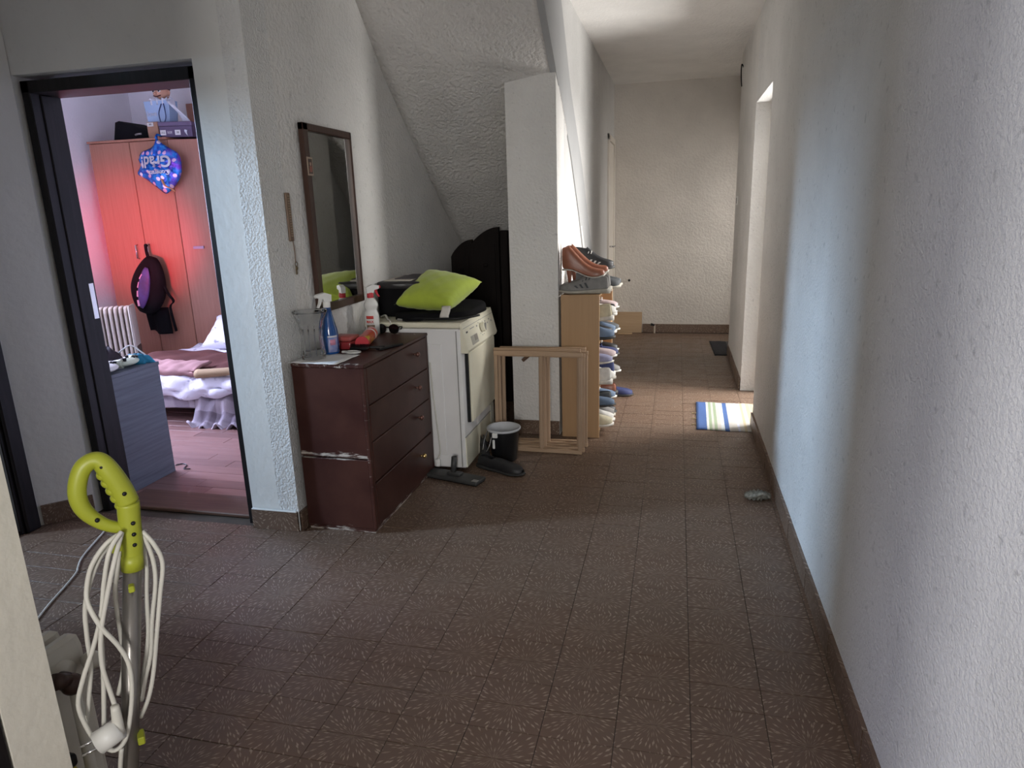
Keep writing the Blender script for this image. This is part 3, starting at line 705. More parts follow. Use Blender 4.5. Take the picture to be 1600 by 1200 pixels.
# ------------------------------------------------------------------ bucket, shoe, mop head, rag, mats
t = thing('bucket', 'black plastic bucket with a pale grey rim in front of the wooden frames', 'bucket', (-.935, 3.575, 0))
b = B(); b.lathe([(0, .0), (.070, .0), (.073, .006), (.090, .188)], (-.935, 3.575, 0), 32, False); b.obj('body', M('black_paint_plastic', (.010, .010, .011), .3, var=.2), t, True)
b = B(); b.lathe([(.089, .182), (.098, .184), (.099, .194), (.094, .197), (.089, .192), (.070, .008), (0, .006)], (-.935, 3.575, 0), 32, False); b.obj('liner', M('grey_liner', (.50, .51, .53), .4, var=.05), t, True)
b = B(); b.box(-.978, -.948, 3.474, 3.488, .158, .186, .003); b.obj('lug', WHITEP, t)
b = B(); b.box(-.982, -.968, 3.490, 3.496, .088, .142, .003, Matrix.Identity(4)); b.obj('paint_run', WHITEP, t)
B().tube([(-1.022, 3.55, .18), (-1.035, 3.50, .12), (-1.03, 3.47, .06), (-1.00, 3.475, .10), (-.985, 3.488, .16)], .003, 6, 4).obj('bail', CHROME, t, True)

def shoe(name, label, cat, loc, rotz, upper, sole, lace, style='trainer', L=.28, rot=None, group=None, k=1., trim=None):
    t = thing(name, label, cat, loc, rotz, group, rot)
    hi = {'trainer': [.075, .088, .086, .078, .078, .066, .05, .042, .026], 'high': [.13, .135, .132, .125, .10, .072, .052, .043, .027],
          'low': [.055, .062, .060, .056, .058, .050, .042, .036, .022]}[style]
    T = [0, .07, .2, .36, .48, .6, .77, .91, 1.]; Wd = [.018, .030, .034, .034, .036, .041, .046, .038, .012]
    st = [.032, .032, .030, .027, .025, .022, .020, .022, .026] if style != 'low' else [.022]*3+[.018]*4+[.016]*2
    nv = 13
    def up(i, j):
        a = math.pi*j/(nv-1); c, s = math.cos(a), math.sin(a); bul = 1.
        w_ = Wd[i]*k; taper = 1-.28*s if hi[i] > .06 else 1
        return Vector((T[i]*L+(.006*s if i == 0 else 0), w_*math.copysign(abs(c)**.75, c)*taper, st[i]*.9+(hi[i]-0)*s**.85))
    B().grid(up, 9, nv, skip=lambda i, j: i < 3 and 4 <= j <= 7).obj('upper', upper, t, True, world=False, solid=.004, sub=1)
    so = []
    def sf(i, j):
        a = 6.28318*j/12; c, s = math.cos(a), math.sin(a); w_ = (Wd[i]+.004)*k
        x = T[i]*L+(-.006 if i == 0 else .006 if i == 8 else 0)
        return Vector((x, w_*math.copysign(abs(c)**.5, c), st[i]*.5+st[i]*.5*math.copysign(abs(s)**.5, s)+(.010*max(0, T[i]-.85)/.15 if s < 0 else 0)))
    B().grid(sf, 9, 12, True, True).obj('sole', sole, t, True, world=False)
    if lace is not None:
        b = B()
        for q in range(4):
            x = (.40+.065*q)*L; h = .022+[.079, .076, .066, .056][q]+(.02 if style == 'high' and q < 2 else 0)
            b.tube([(x, -.024, h-.016), (x+.004, -.01, h), (x-.004, .01, h), (x, .024, h-.016)], .0032, 6, 2)
        b.obj('laces', lace, t, True, world=False)
    if trim is not None:
        b = B()
        for sd in (-1, 1):
            for q in range(3):
                x = (.40+.10*q)*L; y = sd*(.0335+.004*q)*k*1.03
                b.prism([(x, .036), (x+.012, .036), (x+.028, .066-.008*q), (x+.016, .068-.008*q)], 'y', y-.0025, y+.0025)
        stuff(b.obj('side_stripes', trim, t, world=False))
    return t
def cl(n, c, r=.7): return M('shoe_'+n, c, r, var=.2, vs=25, bump=.15, bs=150)
sWHITE = cl('white', (.72, .70, .66)); sOFF = cl('offwhite', (.62, .56, .40)); sGREY = cl('grey', (.24, .23, .22)); sDG = cl('darkgrey', (.07, .075, .08))
sBLK = cl('black', (.018, .018, .02), .5); sBLUE = cl('greyblue', (.14, .20, .30)); sNAVY = cl('navy', (.025, .035, .12)); sYEL = cl('yellow', (.55, .45, .10))
sTAN = cl('brown_leather', (.29, .105, .06), .35); sPINK = cl('palepink', (.58, .46, .46)); sDENIM = cl('denim', (.10, .15, .23)); sLILAC = cl('lilac', (.30, .30, .45))
soW = cl('sole_white', (.66, .63, .57), .6); soD = cl('sole_dark', (.03, .03, .03), .6); soG = cl('sole_grey', (.42, .39, .33), .6)
shoe('black_shoe', 'worn black shoe on the floor in front of the black bucket', 'shoe', (-1.05, 3.44, 0), -.36, sBLK, soD, None, 'low', .30)
shoe('black_boot', 'black ankle boot standing beside the dryer behind the worn black shoe', 'boot', (-1.068, 3.575, 0), -1.1, sBLK, soD, sBLK, 'high', .17, k=.7)

t = thing('mop_head', 'flat dark grey mop plate with a short socket on the floor before the dryer', 'mop head', (-1.13, 3.235, 0), -.27)
MG = M('dark_grey_rubber', (.055, .056, .055), .5, var=.3)
B().box(-.17, .17, -.05, .05, .004, .026, .008, seg=2).obj('plate', MG, t, True, world=False)
B().box(-.165, .165, -.045, .045, 0, .006, .002).obj('pad', BLACK, t, world=False)
B().box(-.035, .045, -.022, .022, .026, .042, .005, seg=2).obj('bracket', MG, t, True, world=False)
B().box(.135, .168, -.046, -.018, .0262, .029, .001).obj('worn_corner', M('pale_rubber', (.30, .30, .28), .6), t, world=False)
B().tube([(-.005, .0, .036), (.0, .008, .125)], [.015, .015], 14, caps=False).obj('socket', MG, t, True, world=False, solid=.003)

t = thing('cleaning_rag', 'crumpled grey white rag on the floor against the right wall', 'rag', (.43, 3.23, 0))
b = B()
rr = random.Random(5)
def rag(i, j):
    a = 6.2832*j/18; s = i/16; r = .021*(math.sin(math.pi*min(1, s*.92+.06))**.6)*(1+.30*math.sin(5*a+7*s*6)+.18*math.sin(3*a-11*s*5))
    return Vector((.358+.125*s, 3.225+.012*s+1.35*r*math.cos(a), max(.001, .020+r*math.sin(a)*1.05)))
b.grid(rag, 17, 18, True, True).obj('cloth', M('rag_grey', (.34, .33, .28), .95, var=.55, vs=60, bump=.4, bs=200), t, True)
B().tube([(.365, 3.222, .012), (.40, 3.20, .028), (.44, 3.205, .040), (.475, 3.21, .02)], [.006, .010, .009, .006], 8, 4).obj('fold', MATS['rag_grey'], t, True)

def rug_mat(name, stops, xs):
    t = NT(name); v = t.obj(); x, y, z = t.xyz(v)
    n = t.add('ShaderNodeValToRGB'); n.color_ramp.interpolation = 'CONSTANT'; e = n.color_ramp.elements
    while len(e) < len(stops): e.new(.5)
    for i, (p, c) in enumerate(stops): e[i].position = p; e[i].color = (*c, 1)
    wob = t.math('MULTIPLY', t.noise(t.mapping(v, (10, 160, 1)), 1, 2), .012)
    t.link(t.math('ADD', t.math('DIVIDE', x, xs), wob), n.inputs[0])
    wv = t.ramp(t.noise(t.mapping(v, (90, 500, 1)), 1, 2), [(.3, .7), (.7, 1.)])
    mx = t.add('ShaderNodeMix', data_type='RGBA'); mx.blend_type = 'MULTIPLY'; mx.inputs[0].default_value = .6
    t.link(n.outputs[0], mx.inputs[6]); t.link(wv, mx.inputs[7]); t.link(mx.outputs[2], t.b.inputs['Base Color'])
    t.b.inputs['Roughness'].default_value = .95; t.bump(t.noise(t.mapping(v, (160, 500, 1)), 1, 2), .5, .003); return t.m
def mat_rug(name, label, loc, L, Wd, mat, rotz, fringe):
    t = thing(name, label, 'rug', loc, rotz)
    b = B(); b.grid(lambda i, j: Vector((L*i/30, Wd*j/16+.004*math.sin(i*.5), .005+.0012*math.sin(i*1.1+j*.5))), 31, 17)
    b.obj('weave', mat, t, True, world=False, solid=.005)
    for k in range(3 if fringe else 0): B().tube([(.0, Wd*(.15+.2*k), .004), (-.018, Wd*(.15+.2*k)+.006, .003), (-.03, Wd*(.15+.2*k), .003)], .0028, 5, 3).obj('thread', fringe, t, True, world=False)
    return t
Bl, Wh, Cr, Gn, Nv = (.05, .11, .30), (.50, .48, .45), (.48, .41, .28), (.28, .35, .23), (.02, .028, .075)
st = [(0, Bl), (.115, (.6, .62, .58)), (.14, Gn), (.17, Wh), (.195, Gn), (.225, Wh), (.265, (.55, .6, .62)), (.30, Bl), (.345, Wh), (.43, (.52, .55, .68)), (.455, Wh), (.50, Cr), (.525, Wh), (.565, Cr), (.60, (.55, .36, .33)), (.615, Cr), (.66, (.62, .56, .5)), (.70, Wh), (.735, (.50, .42, .48)), (.76, Wh), (.80, Nv), (.88, Wh), (.93, Nv)]
mat_rug('striped_mat', 'blue and cream striped woven mat lying in the entrance door light', (.160, 4.275, 0), .60, .635, rug_mat('rug_stripes', st, .60), -.02, M('rug_thread', (.35, .28, .15), .9))
st2 = [(0, (.012, .012, .016)), (.30, (.10, .09, .085)), (.34, (.02, .02, .02)), (.38, (.12, .11, .10)), (.42, (.015, .015, .02)), (.50, (.13, .12, .11)), (.54, (.03, .03, .03)), (.62, (.12, .10, .09)), (.70, (.02, .02, .02)), (.85, (.1, .1, .1))]
mat_rug('dark_mat', 'dark mat with grey stripes at the far end of the corridor', (.385, 6.56, 0), .55, .70, rug_mat('rug_dark', st2, .55), .03, None)

# ------------------------------------------------------------------ shoe rack and shoes
t = thing('shoe_rack', 'tall oak veneer shoe rack standing beside the pillar', 'shoe rack', (-.55, 4.45, 0))
B().box(-.668, -.437, 4.020, 4.038, 0, .895, .001).obj('side_panel', W_RACK, t)
B().box(-.668, -.437, 4.880, 4.898, 0, .895, .001).obj('side_panel', W_RACK, t)
B().box(-.668, -.660, 4.038, 4.880, .02, .875).obj('back_panel', W_RACK, t)
SH = (.035, .315, .595, .879)
for z in SH: B().box(-.660, -.437, 4.038, 4.880, z, z+.016, .001).obj('shelf', W_RACK, t)
looks = [  # per tier, per layer: (upper, sole, lace, words, style, toe out)
 [[(sOFF, soW, sWHITE, 'cream and yellow', 'trainer'), (sWHITE, soW, sWHITE, 'plain white', 'trainer'), (sGREY, soG, sDG, 'mid grey', 'trainer'), (sBLK, soD, sBLK, 'plain black', 'low')],
  [(sDENIM, soD, sDG, 'denim blue', 'low'), (sDG, soD, sBLK, 'charcoal', 'low'), (sBLUE, soW, sWHITE, 'pale blue', 'low'), (sTAN, soD, None, 'brown leather', 'low')]],
 [[(sWHITE, soW, sLILAC, 'white with lilac laces', 'trainer'), (sWHITE, soG, sNAVY, 'white with navy laces', 'trainer'), (sNAVY, soW, sWHITE, 'navy blue', 'trainer'), (sGREY, soW, sWHITE, 'light soled grey', 'low')],
  [(sLILAC, soW, sWHITE, 'lilac', 'low'), (sPINK, soW, None, 'pale pink slip on', 'low'), (sNAVY, soD, sNAVY, 'dark navy', 'low'), (sBLK, soW, sWHITE, 'white soled black', 'low')]],
 [[(sBLUE, soD, sBLK, 'grey blue', 'trainer'), (sBLK, soD, sWHITE, 'black with white laces', 'trainer'), (sBLUE, soW, sWHITE, 'blue', 'trainer'), (sDG, soW, sGREY, 'charcoal', 'low')],
  [(sOFF, soW, sWHITE, 'cream', 'trainer'), (sWHITE, soW, sWHITE, 'white', 'low'), (sBLK, soW, sWHITE, 'black with pale sole', 'low'), (sPINK, soW, sWHITE, 'pale pink', 'low')]]]
tier = ('lowest', 'middle', 'highest'); lay = ('bottom', 'upper'); pl = ('nearest the frames', 'second from the frames', 'third from the frames', 'fourth from the frames')
rs = random.Random(11)
for a in range(3):
    for c in range(2):
        for q in range(4):
            u, s_, l_, wd, sty = looks[a][c][q]
            x = -.640+rs.uniform(0, .02)+(.012 if c else 0); y = 4.100+.105*q+(.0 if c == 0 else .012)
            z = SH[a]+.0165+(0 if c == 0 else .118); tilt = 0 if c == 0 else -.06
            heel_out = (a*5+c*3+q*2) % 4 == 1
            if heel_out: x = -.360-rs.uniform(0, .015); tilt = -tilt
            if c and q % 2: z += .012
            shoe('shoe', '%s shoe, %s layer of the %s rack shelf, %s' % (wd, lay[c], tier[a], pl[q]), 'shoe', (x, y, z), 0, u, s_, l_, sty, .285*rs.uniform(.9, 1.0),
                 (0, tilt, rs.uniform(-.07, .07)+(math.pi if heel_out else 0)), 'shoes in the shoe rack', .95, sNAVY if u is sWHITE and q == 1 else None)
# on top of the rack
shoe('trainer', 'worn grey trainer, front one, lying along the near end of the rack top', 'shoe', (-.385, 4.095, .896), math.pi, sGREY, soG, sDG, 'trainer', .30, trim=sDG)
shoe('trainer', 'worn grey trainer, rear one, behind its pair on the rack top', 'shoe', (-.385, 4.205, .896), math.pi+.03, sGREY, soG, sDG, 'trainer', .30, trim=sDG)
shoe('trainer', 'black trainer with grey sole pointing into the corridor on the rack top', 'shoe', (-.640, 4.330, .896), .03, sDG, soG, sGREY, 'trainer', .30, trim=sWHITE)
shoe('trainer', 'black trainer at the rear of the rack top beside its pair', 'shoe', (-.640, 4.445, .896), .0, sDG, soG, sGREY, 'trainer', .30, trim=sWHITE)
shoe('high_top', 'black high top shoe with white panels stacked on the black trainers', 'shoe', (-.655, 4.385, 1.012), .05, sBLK, soD, sWHITE, 'high', .27, trim=sWHITE)
def heeled_boot(label, loc, rot):
    t = thing('heeled_boot', label, 'boot', loc, 0, 'brown ankle boots', rot)
    L = .25; T = [0, .10, .24, .40, .55, .70, .85, .96, 1.]
    zb = [.085, .084, .075, .050, .024, .010, .008, .012, .018]
    ht = [.135, .150, .150, .112, .080, .058, .044, .035, .012]; Wd = [.016, .030, .033, .030, .031, .036, .036, .026, .010]
    nv = 13
    B().grid(lambda i, j: Vector((T[i]*L+(.02*math.sin(math.pi*j/12) if i == 0 else 0), Wd[i]*math.copysign(abs(math.cos(math.pi*j/12))**.75, math.cos(math.pi*j/12)), zb[i]+ht[i]*math.sin(math.pi*j/12)**.85)), 9, nv,
        skip=lambda i, j: i < 2 and 4 <= j <= 7).obj('upper', sTAN, t, True, world=False, solid=.003, sub=1)
    B().grid(lambda i, j: Vector((T[i]*L, (Wd[i]+.002)*math.cos(6.2832*j/12), zb[i]-.004+.006*math.sin(6.2832*j/12))), 9, 12, True, True).obj('sole', soW, t, True, world=False)
    B().grid(lambda i, j: Vector((.030+.012*(1-i/5)+(.022-.012*i/5)*math.cos(6.2832*j/12)*.9, (.022-.010*i/5)*math.sin(6.2832*j/12), .082*(1-i/5))), 6, 12, True, True).obj('heel', sTAN, t, True, world=False)
    return t
heeled_boot('brown leather high heeled ankle boot lying nearest on the grey trainers', (-.655, 4.10, .958), (0, -.16, .02))
heeled_boot('brown leather high heeled ankle boot behind its pair on the grey trainers', (-.640, 4.19, .962), (0, -.20, .05))
shoe('navy_shoe', 'dark navy slipper on the floor beyond the middle of the shoe rack', 'shoe', (-.56, 5.02, 0), .1, sNAVY, soD, None, 'low', .27)

# ------------------------------------------------------------------ far end of the corridor
t = thing('plywood_board', 'small plywood board leaning on the far wall of the corridor', 'board', (-.52, 7.74, 0), rot=(-.06, 0, 0))
B().box(-.17, .163, -.012, .0, .0, .235, .001).obj('board', W_PLY, t, world=False)
tag(B().box(-.62, -.46, 7.60, 7.66, 0, .012, .002).obj('wood_strip', W_PLY), 'thin wood strip on the floor in front of the plywood board', 'strip')
t = thing('pipe_stub', 'short pale pipe stub standing on the floor by the far wall', 'pipe', (-.22, 7.71, 0))
B().tube([(-.215, 7.70, 0), (-.215, 7.70, .095)], .011, 10).obj('pipe', M('pale_pipe', (.42, .36, .30), .5), t)
B().tube([(-.215, 7.70, .092), (-.255, 7.69, .105)], [.012, .015], 10).obj('cap', BLACKP, t)
B().tube([(-.508, 7.775, .59), (-.508, 7.755, .59)], [.016, .012], 12).obj('wall_plug', BLACKP, bpy.data.objects['wall_back'])
t = thing('light_switch', 'small pale light switch on the right wall near the corridor end', 'switch', (.508, 6.42, 1.42))
B().box(.500, .511, 6.385, 6.455, 1.385, 1.455, .003).obj('plate', WHITEP, t); B().box(.496, .501, 6.40, 6.44, 1.395, 1.445, .002).obj('rocker', GR, t)
tag(B().tube([(.512, 6.55, 2.52), (.495, 6.53, 2.54), (.49, 6.50, 2.49), (.492, 6.48, 2.42), (.500, 6.50, 2.36)], .005, 6, 4).obj('loose_wire', BLACKP, None, True), 'loose dark wire end poking from the right wall under the ceiling', 'wire')

# ------------------------------------------------------------------ bedroom furniture
t = thing('wardrobe', 'beech wardrobe with two doors lit red at the bedroom back wall', 'wardrobe', (-4.52, 5.40, 0))
B().box(-4.91, -4.13, 5.122, 5.68, 0, 2.05, .002).obj('carcass', W_FURN, t)
B().box(-4.925, -4.13, 5.095, 5.69, 2.05, 2.068, .002).obj('top', W_FURN, t)
for k, (x0, x1) in enumerate(((-4.908, -4.507), (-4.500, -4.132))):
    d = B().box(x0, x1, 5.10, 5.12, .06, 2.045, .002).obj('door', W_FURN, t)
    hx = -4.585 if k == 0 else -4.465
    B().tube([(hx, 5.10, 1.08), (hx, 5.075, 1.085), (hx, 5.075, 1.195), (hx, 5.10, 1.20)], .006, 8).obj('handle', CHROME, d, True)
t = thing('corner_wardrobe', 'narrow beech corner wardrobe beside the red lit wardrobe', 'wardrobe', (-3.8, 5.45, 0))
B().prism([(-4.128, 5.125), (-3.50, 5.30), (-3.50, 5.68), (-4.128, 5.68)], 'z', 0, 2.05).obj('carcass', W_FURN, t)
d = B().prism([(-4.125, 5.103), (-3.50, 5.278), (-3.505, 5.298), (-4.128, 5.122)], 'z', .06, 2.045).obj('door', W_FURN, t)
B().prism([(-4.035, 5.112), (-3.95, 5.136), (-3.953, 5.148), (-4.038, 5.124)], 'z', 1.155, 1.178).obj('handle', M('blue_grey_metal', (.22, .22, .30), .4, .3), d)
tag(B().box(-4.36, -3.2, 5.695, 5.735, .0, 2.415, .003).obj('tall_board', W_FURN), 'tall beech board standing behind the wardrobe against the back wall', 'board')

t = thing('black_case', 'black slanted case lying on the wardrobe top at the left', 'case', (-4.52, 5.3, 2.068))
B().prism([(-4.70, 2.069), (-4.345, 2.069), (-4.35, 2.135), (-4.62, 2.225), (-4.66, 2.215)], 'y', 5.16, 5.45).obj('body', BLACK, t)
B().box(-4.80, -4.70, 5.16, 5.30, 2.069, 2.078, .003).obj('flap', BLACK, t)
B().tube([(-4.47, 5.152, 2.105), (-4.44, 5.145, 2.11), (-4.41, 5.152, 2.112)], .008, 6, 3).obj('clasp', GREYM, t, True)
CARD = M('brown_cardboard', (.40, .22, .14), .8, var=.1); PURP = M('purple_cardboard', (.12, .085, .155), .7, var=.1); PURP2 = M('purple_lid', (.15, .11, .19), .7, var=.1)
t = thing('cardboard_box', 'small brown cardboard box under the pale blue gift bag', 'box', (-4.30, 5.28, 2.068))
B().box(-4.352, -4.245, 5.16, 5.42, 2.069, 2.20, .003).obj('body', CARD, t)
l = B().box(-4.345, -4.285, 5.1575, 5.1605, 2.165, 2.195, .0005).obj('label', WHITEP, t)
text_obj('lettering', '282', .020, BLACKP, l, frame4((-4.315, 5.157, 2.180), (1, 0, 0), (0, 0, 1)))
t = thing('shoe_box', 'purple shoe box with lid and white labels on top of the wardrobe', 'box', (-4.08, 5.25, 2.068))
m = Matrix.Translation((-4.10, 5.24, 0)) @ Matrix.Rotation(.25, 4, 'Z')
B().box(-.13, .14, -.09, .16, 2.069, 2.155, .002, m).obj('body', PURP, t)
B().box(-.134, .144, -.094, .164, 2.156, 2.19, .003, m).obj('lid', PURP2, t)
for k, (x, wd, tx) in enumerate(((-.10, .045, '252'), (-.045, .05, 'SIZE'), (.02, .045, '38'))):
    l = B().box(x-wd/2, x+wd/2, -.0925, -.0905, 2.085, 2.125, .0003, m).obj('label', WHITEP if k != 1 else PURP2, t)
    text_obj('lettering', tx, .022, BLACKP if k != 1 else WHITEP, l, m @ frame4((x, -.0932, 2.105), (1, 0, 0), (0, 0, 1)))
t = thing('gift_bag', 'pale blue paper gift bag standing on the cardboard box', 'bag', (-4.25, 5.25, 2.20))
PB = M('pale_blue_paper', (.36, .50, .70), .6, var=.06)
b = B(); b.grid(lambda i, j: Vector((-4.25+(.105+.02*i/4)*(1, -1, -1, 1)[j], 5.24+.05*(-1, -1, 1, 1)[j], 2.201+.165*i/4)), 5, 4, True)
b.obj('body', PB, t, solid=.002)
text_obj('lettering', 'love', .06, M('silver_print', (.60, .60, .62), .4), t, frame4((-4.305, 5.187, 2.265), (1, 0, 0), (0, 0, 1)))
B().tube([(-4.20, 5.186, 2.34), (-4.225, 5.17, 2.26), (-4.205, 5.168, 2.17), (-4.165, 5.17, 2.22), (-4.165, 5.175, 2.28), (-4.18, 5.186, 2.34)], .004, 6, 4).obj('cord_handle', M('dark_blue_cord', (.03, .05, .16), .7), t, True)
tt = NT('tissue'); tt.b.inputs['Base Color'].default_value = (.68, .70, .76, 1); tt.b.inputs['Roughness'].default_value = .8; tt.bump(tt.noise(tt.obj(), 25, 4), .5, .01)
b = B(); b.grid(lambda i, j: Vector((-4.34+.20*i/12, 5.20+.015*math.sin(i*1.9), 2.335+.055*j/3*(.6+.5*abs(math.sin(i*1.3)))+.0)), 13, 4); b.obj('tissue_paper', tt.m, t, True, solid=.002)
b = B(); b.grid(lambda i, j: Vector((-4.14+.16*i/8-.0*j, 5.20+.03*math.sin(i+j*.7), 2.40-.20*(i/8)**1.3-.10*j/6*(.4+i/8))), 9, 7); b.obj('tissue_sheet', tt.m, t, True, solid=.002)
t = thing('plush_toy', 'peach plush head with dark hair looking out of the gift bag', 'toy', (-4.24, 5.28, 2.37))
SKN = M('peach_plush', (.66, .36, .24), .9, var=.08, bump=.2, bs=250)
B().ball((-4.235, 5.25, 2.435), .068, .06, .058).obj('head', SKN, t, True)
B().ball((-4.235, 5.27, 2.35), .05, .045, .045).obj('body', M('dark_plush', (.05, .03, .03), .9), t, True)
for x in (-4.268, -4.215):
    e = B().ball((x, 5.20, 2.445), .016, .010, .017).obj('eye', WHITEP, t, True)
    B().ball((x+.002, 5.191, 2.443), .008, .004, .010).obj('pupil', BLACKP, e, True)
B().ball((-4.245, 5.186, 2.425), .013, .012, .010).obj('nose', SKN, t, True)
B().tube([(-4.275, 5.200, 2.408), (-4.24, 5.190, 2.398), (-4.205, 5.200, 2.408)], .004, 6, 3).obj('mouth', M('dark_mouth', (.10, .03, .03), .8), t, True)
B().ball((-4.230, 5.262, 2.468), .064, .058, .032).obj('hair', M('dark_hair', (.035, .02, .018), .9), t, True)
for x in (-4.303, -4.167): B().ball((x, 5.255, 2.435), .012, .010, .018).obj('ear', SKN, t, True)

# foil balloon
fb = NT('blue_star_foil'); v = fb.obj(); x, y, z = fb.xyz(v)
vo = fb.add('ShaderNodeTexVoronoi', voronoi_dimensions='2D'); vo.inputs['Scale'].default_value = 17; fb.link(fb.mapping(v, (1, 1, 1), (-1.5708, 0, 0)), vo.inputs['Vector'])
star = fb.ramp(vo.outputs['Distance'], [(.22, 1.), (.30, 0.)])
sel = fb.ramp(fb.xyz(vo.outputs['Color'])[0], [(.38, 0.), (.42, 1.)])
blue = fb.mix(fb.ramp(fb.noise(v, 22, 3), [(.4, 0.), (.6, 1.)]), (.01, .07, .45), (.02, .26, .78))
base = fb.mix(fb.math('MULTIPLY', fb.ramp(x, [(.06, 0.), (.16, 1.)]), fb.ramp(fb.noise(v, 15, 2), [(.4, 0.), (.6, 1.)])), blue, (.20, .04, .50))
sc = fb.mix(fb.xyz(vo.outputs['Color'])[1], (.85, .88, .95), (.80, .35, .62))
fb.link(fb.mix(fb.math('MULTIPLY', star, sel), base, sc), fb.b.inputs['Base Color'])
fb.b.inputs['Metallic'].default_value = .45; fb.b.inputs['Roughness'].default_value = .25; fb.bump(fb.noise(v, 16, 3), .7, .02)
t = thing('foil_balloon', 'deflated blue star patterned foil balloon hanging upside down from the wardrobe top', 'balloon', (-4.20, 5.05, 2.07))
ol = [(-4.19, 2.06), (-4.245, 1.99), (-4.355, 1.955), (-4.395, 1.90), (-4.385, 1.85), (-4.425, 1.785), (-4.345, 1.735), (-4.25, 1.665), (-4.18, 1.617), (-4.125, 1.64), (-4.05, 1.70), (-4.0, 1.77), (-3.985, 1.86), (-4.005, 1.93), (-4.06, 1.965), (-4.135, 2.01)]
oc = Vector((-4.20, 0, 1.83)); b = B()
P2, _ = spline([Vector((p[0], 0, p[1])) for p in ol]+[Vector((ol[0][0], 0, ol[0][1]))], [1]*17, 4); P2 = P2[:-1]; n2 = len(P2)
for sg in (-1, 1):
    b.grid(lambda i, j: Vector((0, 5.055+sg*(.042*max(0, 1-(i/9)**2)**.7*(1+.25*math.sin(j*.8+i))), 0))+oc+(P2[j]-oc)*max(.02, i/9), 10, n2, True)
bmesh.ops.remove_doubles(b.bm, verts=b.bm.verts[:], dist=.002)
b.obj('foil', fb.m, t, True)
B().tube([(-4.19, 5.052, 2.05), (-4.19, 5.07, 2.085), (-4.19, 5.12, 2.078)], [.018, .010, .006], 8, 3, flat=.4).obj('tail', fb.m, t, True)
PW = M('silver_lettering', (.62, .60, .64), .3, .3)
text_obj('lettering', 'Grad!', .125, PW, t, frame4((-4.20, 4.985, 1.875), (-1, 0, 0), (0, 0, -1)), .002, .003)
text_obj('lettering', 'Congrats', .052, PW, t, frame4((-4.175, 4.985, 1.785), (-1, 0, 0), (0, 0, -1)), .002, .001)
def hug(o):
    r = Vector(t.location)
    for v in o.data.vertices:
        p = v.co+r; d = Vector((p.x-oc.x, 0, p.z-oc.z)); best = max(P2, key=lambda q: (q-oc).normalized().dot(d.normalized()))
        sf_ = min(1, d.length/(best-oc).length)
        v.co.y = 5.055-.042*max(0, 1-sf_**2)**.7*1.25-.004-r.y+(p.y-4.985)*.3
t_b = t
for o in [c for c in t.children if c.name.startswith('lettering')]: hug(o)
B().tube([(-4.16, 5.01, 1.73), (-4.13, 5.0, 1.68), (-4.08, 5.0, 1.655), (-4.04, 5.0, 1.63)], .010, 6, 4, flat=.4).obj('ribbon', M('orange_ribbon', (.70, .36, .15), .5), t, True)

# backpack hanging from the door handle
t = thing('backpack', 'black backpack with purple striped pocket hanging from the wardrobe door handle', 'backpack', (-4.43, 5.0, .80))
mB = Matrix.Translation((-4.43, 4.985, .86)) @ Matrix.Rotation(.32, 4, 'Y')
b = B(); b.grid(lambda i, j: mB @ Vector(((.165*(1-.45*max(0, i/16-.4))*max(.0, math.sin(math.pi*(i+.6)/17.2))**.45*math.copysign(abs(math.cos(6.2832*j/24))**.8, math.cos(6.2832*j/24))), .075*max(0, math.sin(math.pi*(i+.6)/17.2))**.5*math.copysign(abs(math.sin(6.2832*j/24))**.8, math.sin(6.2832*j/24)), -.25+.50*i/16)), 17, 24, True, True)
b.obj('body', BLACK, t, True)
PPL = M('purple_fabric', (.07, .06, .24), .6, var=.5, c2=(.05, .03, .12), vs=10)
b = B(); b.grid(lambda i, j: mB @ Vector(((.015+.055*(2*j/10-1)*math.sin(math.pi*(i+.4)/12.8)**.6), -.072-.022*math.sin(math.pi*(i+.4)/12.8)*max(0, 1-(2*j/10-1)**2)**.5, -.19+.36*i/12)), 13, 11)
pk = b.obj('pocket', PPL, t, True, solid=-.004)
STR = M('lilac_stripe', (.62, .42, .60), .5)
for k in range(4):
    z0 = -.155+.078*k; xo = -.070+(.020 if k == 0 else .004 if k == 1 else .002 if k == 2 else .016)
    B().box(-.010, .010, -.004, .004, -.026, .026, .002, mB @ Matrix.Translation((xo+.035, -.083, z0)) @ Matrix.Rotation((-.35, -.12, .10, .38)[k], 4, 'Y')).obj('stripe', STR, pk)
B().tube([(-4.455, 5.06, 1.19), (-4.45, 5.04, 1.20), (-4.44, 5.03, 1.13), (-4.40, 5.0, 1.06)], .014, 8, 4, flat=.5).obj('hang_loop', BLACK, t, True)
B().tube([(-4.40, 5.0, 1.10), (-4.33, 4.99, .98), (-4.26, 4.99, .80), (-4.22, 5.0, .72), (-4.28, 5.02, .66), (-4.28, 5.05, .45)], .016, 8, 4, flat=.35).obj('strap', BLACK, t, True)
b = B(); b.grid(lambda i, j: Vector((-4.45+(.115-.01*i/8)*(2*j/8-1)+.02*i/8, 5.04+.02*math.sin(j), .66-.235*i/8+(.05 if i == 8 and j < 3 else 0)*(3-j)/3)), 9, 9)
b.obj('hanging_cloth', BLACK, t, True, solid=.006)

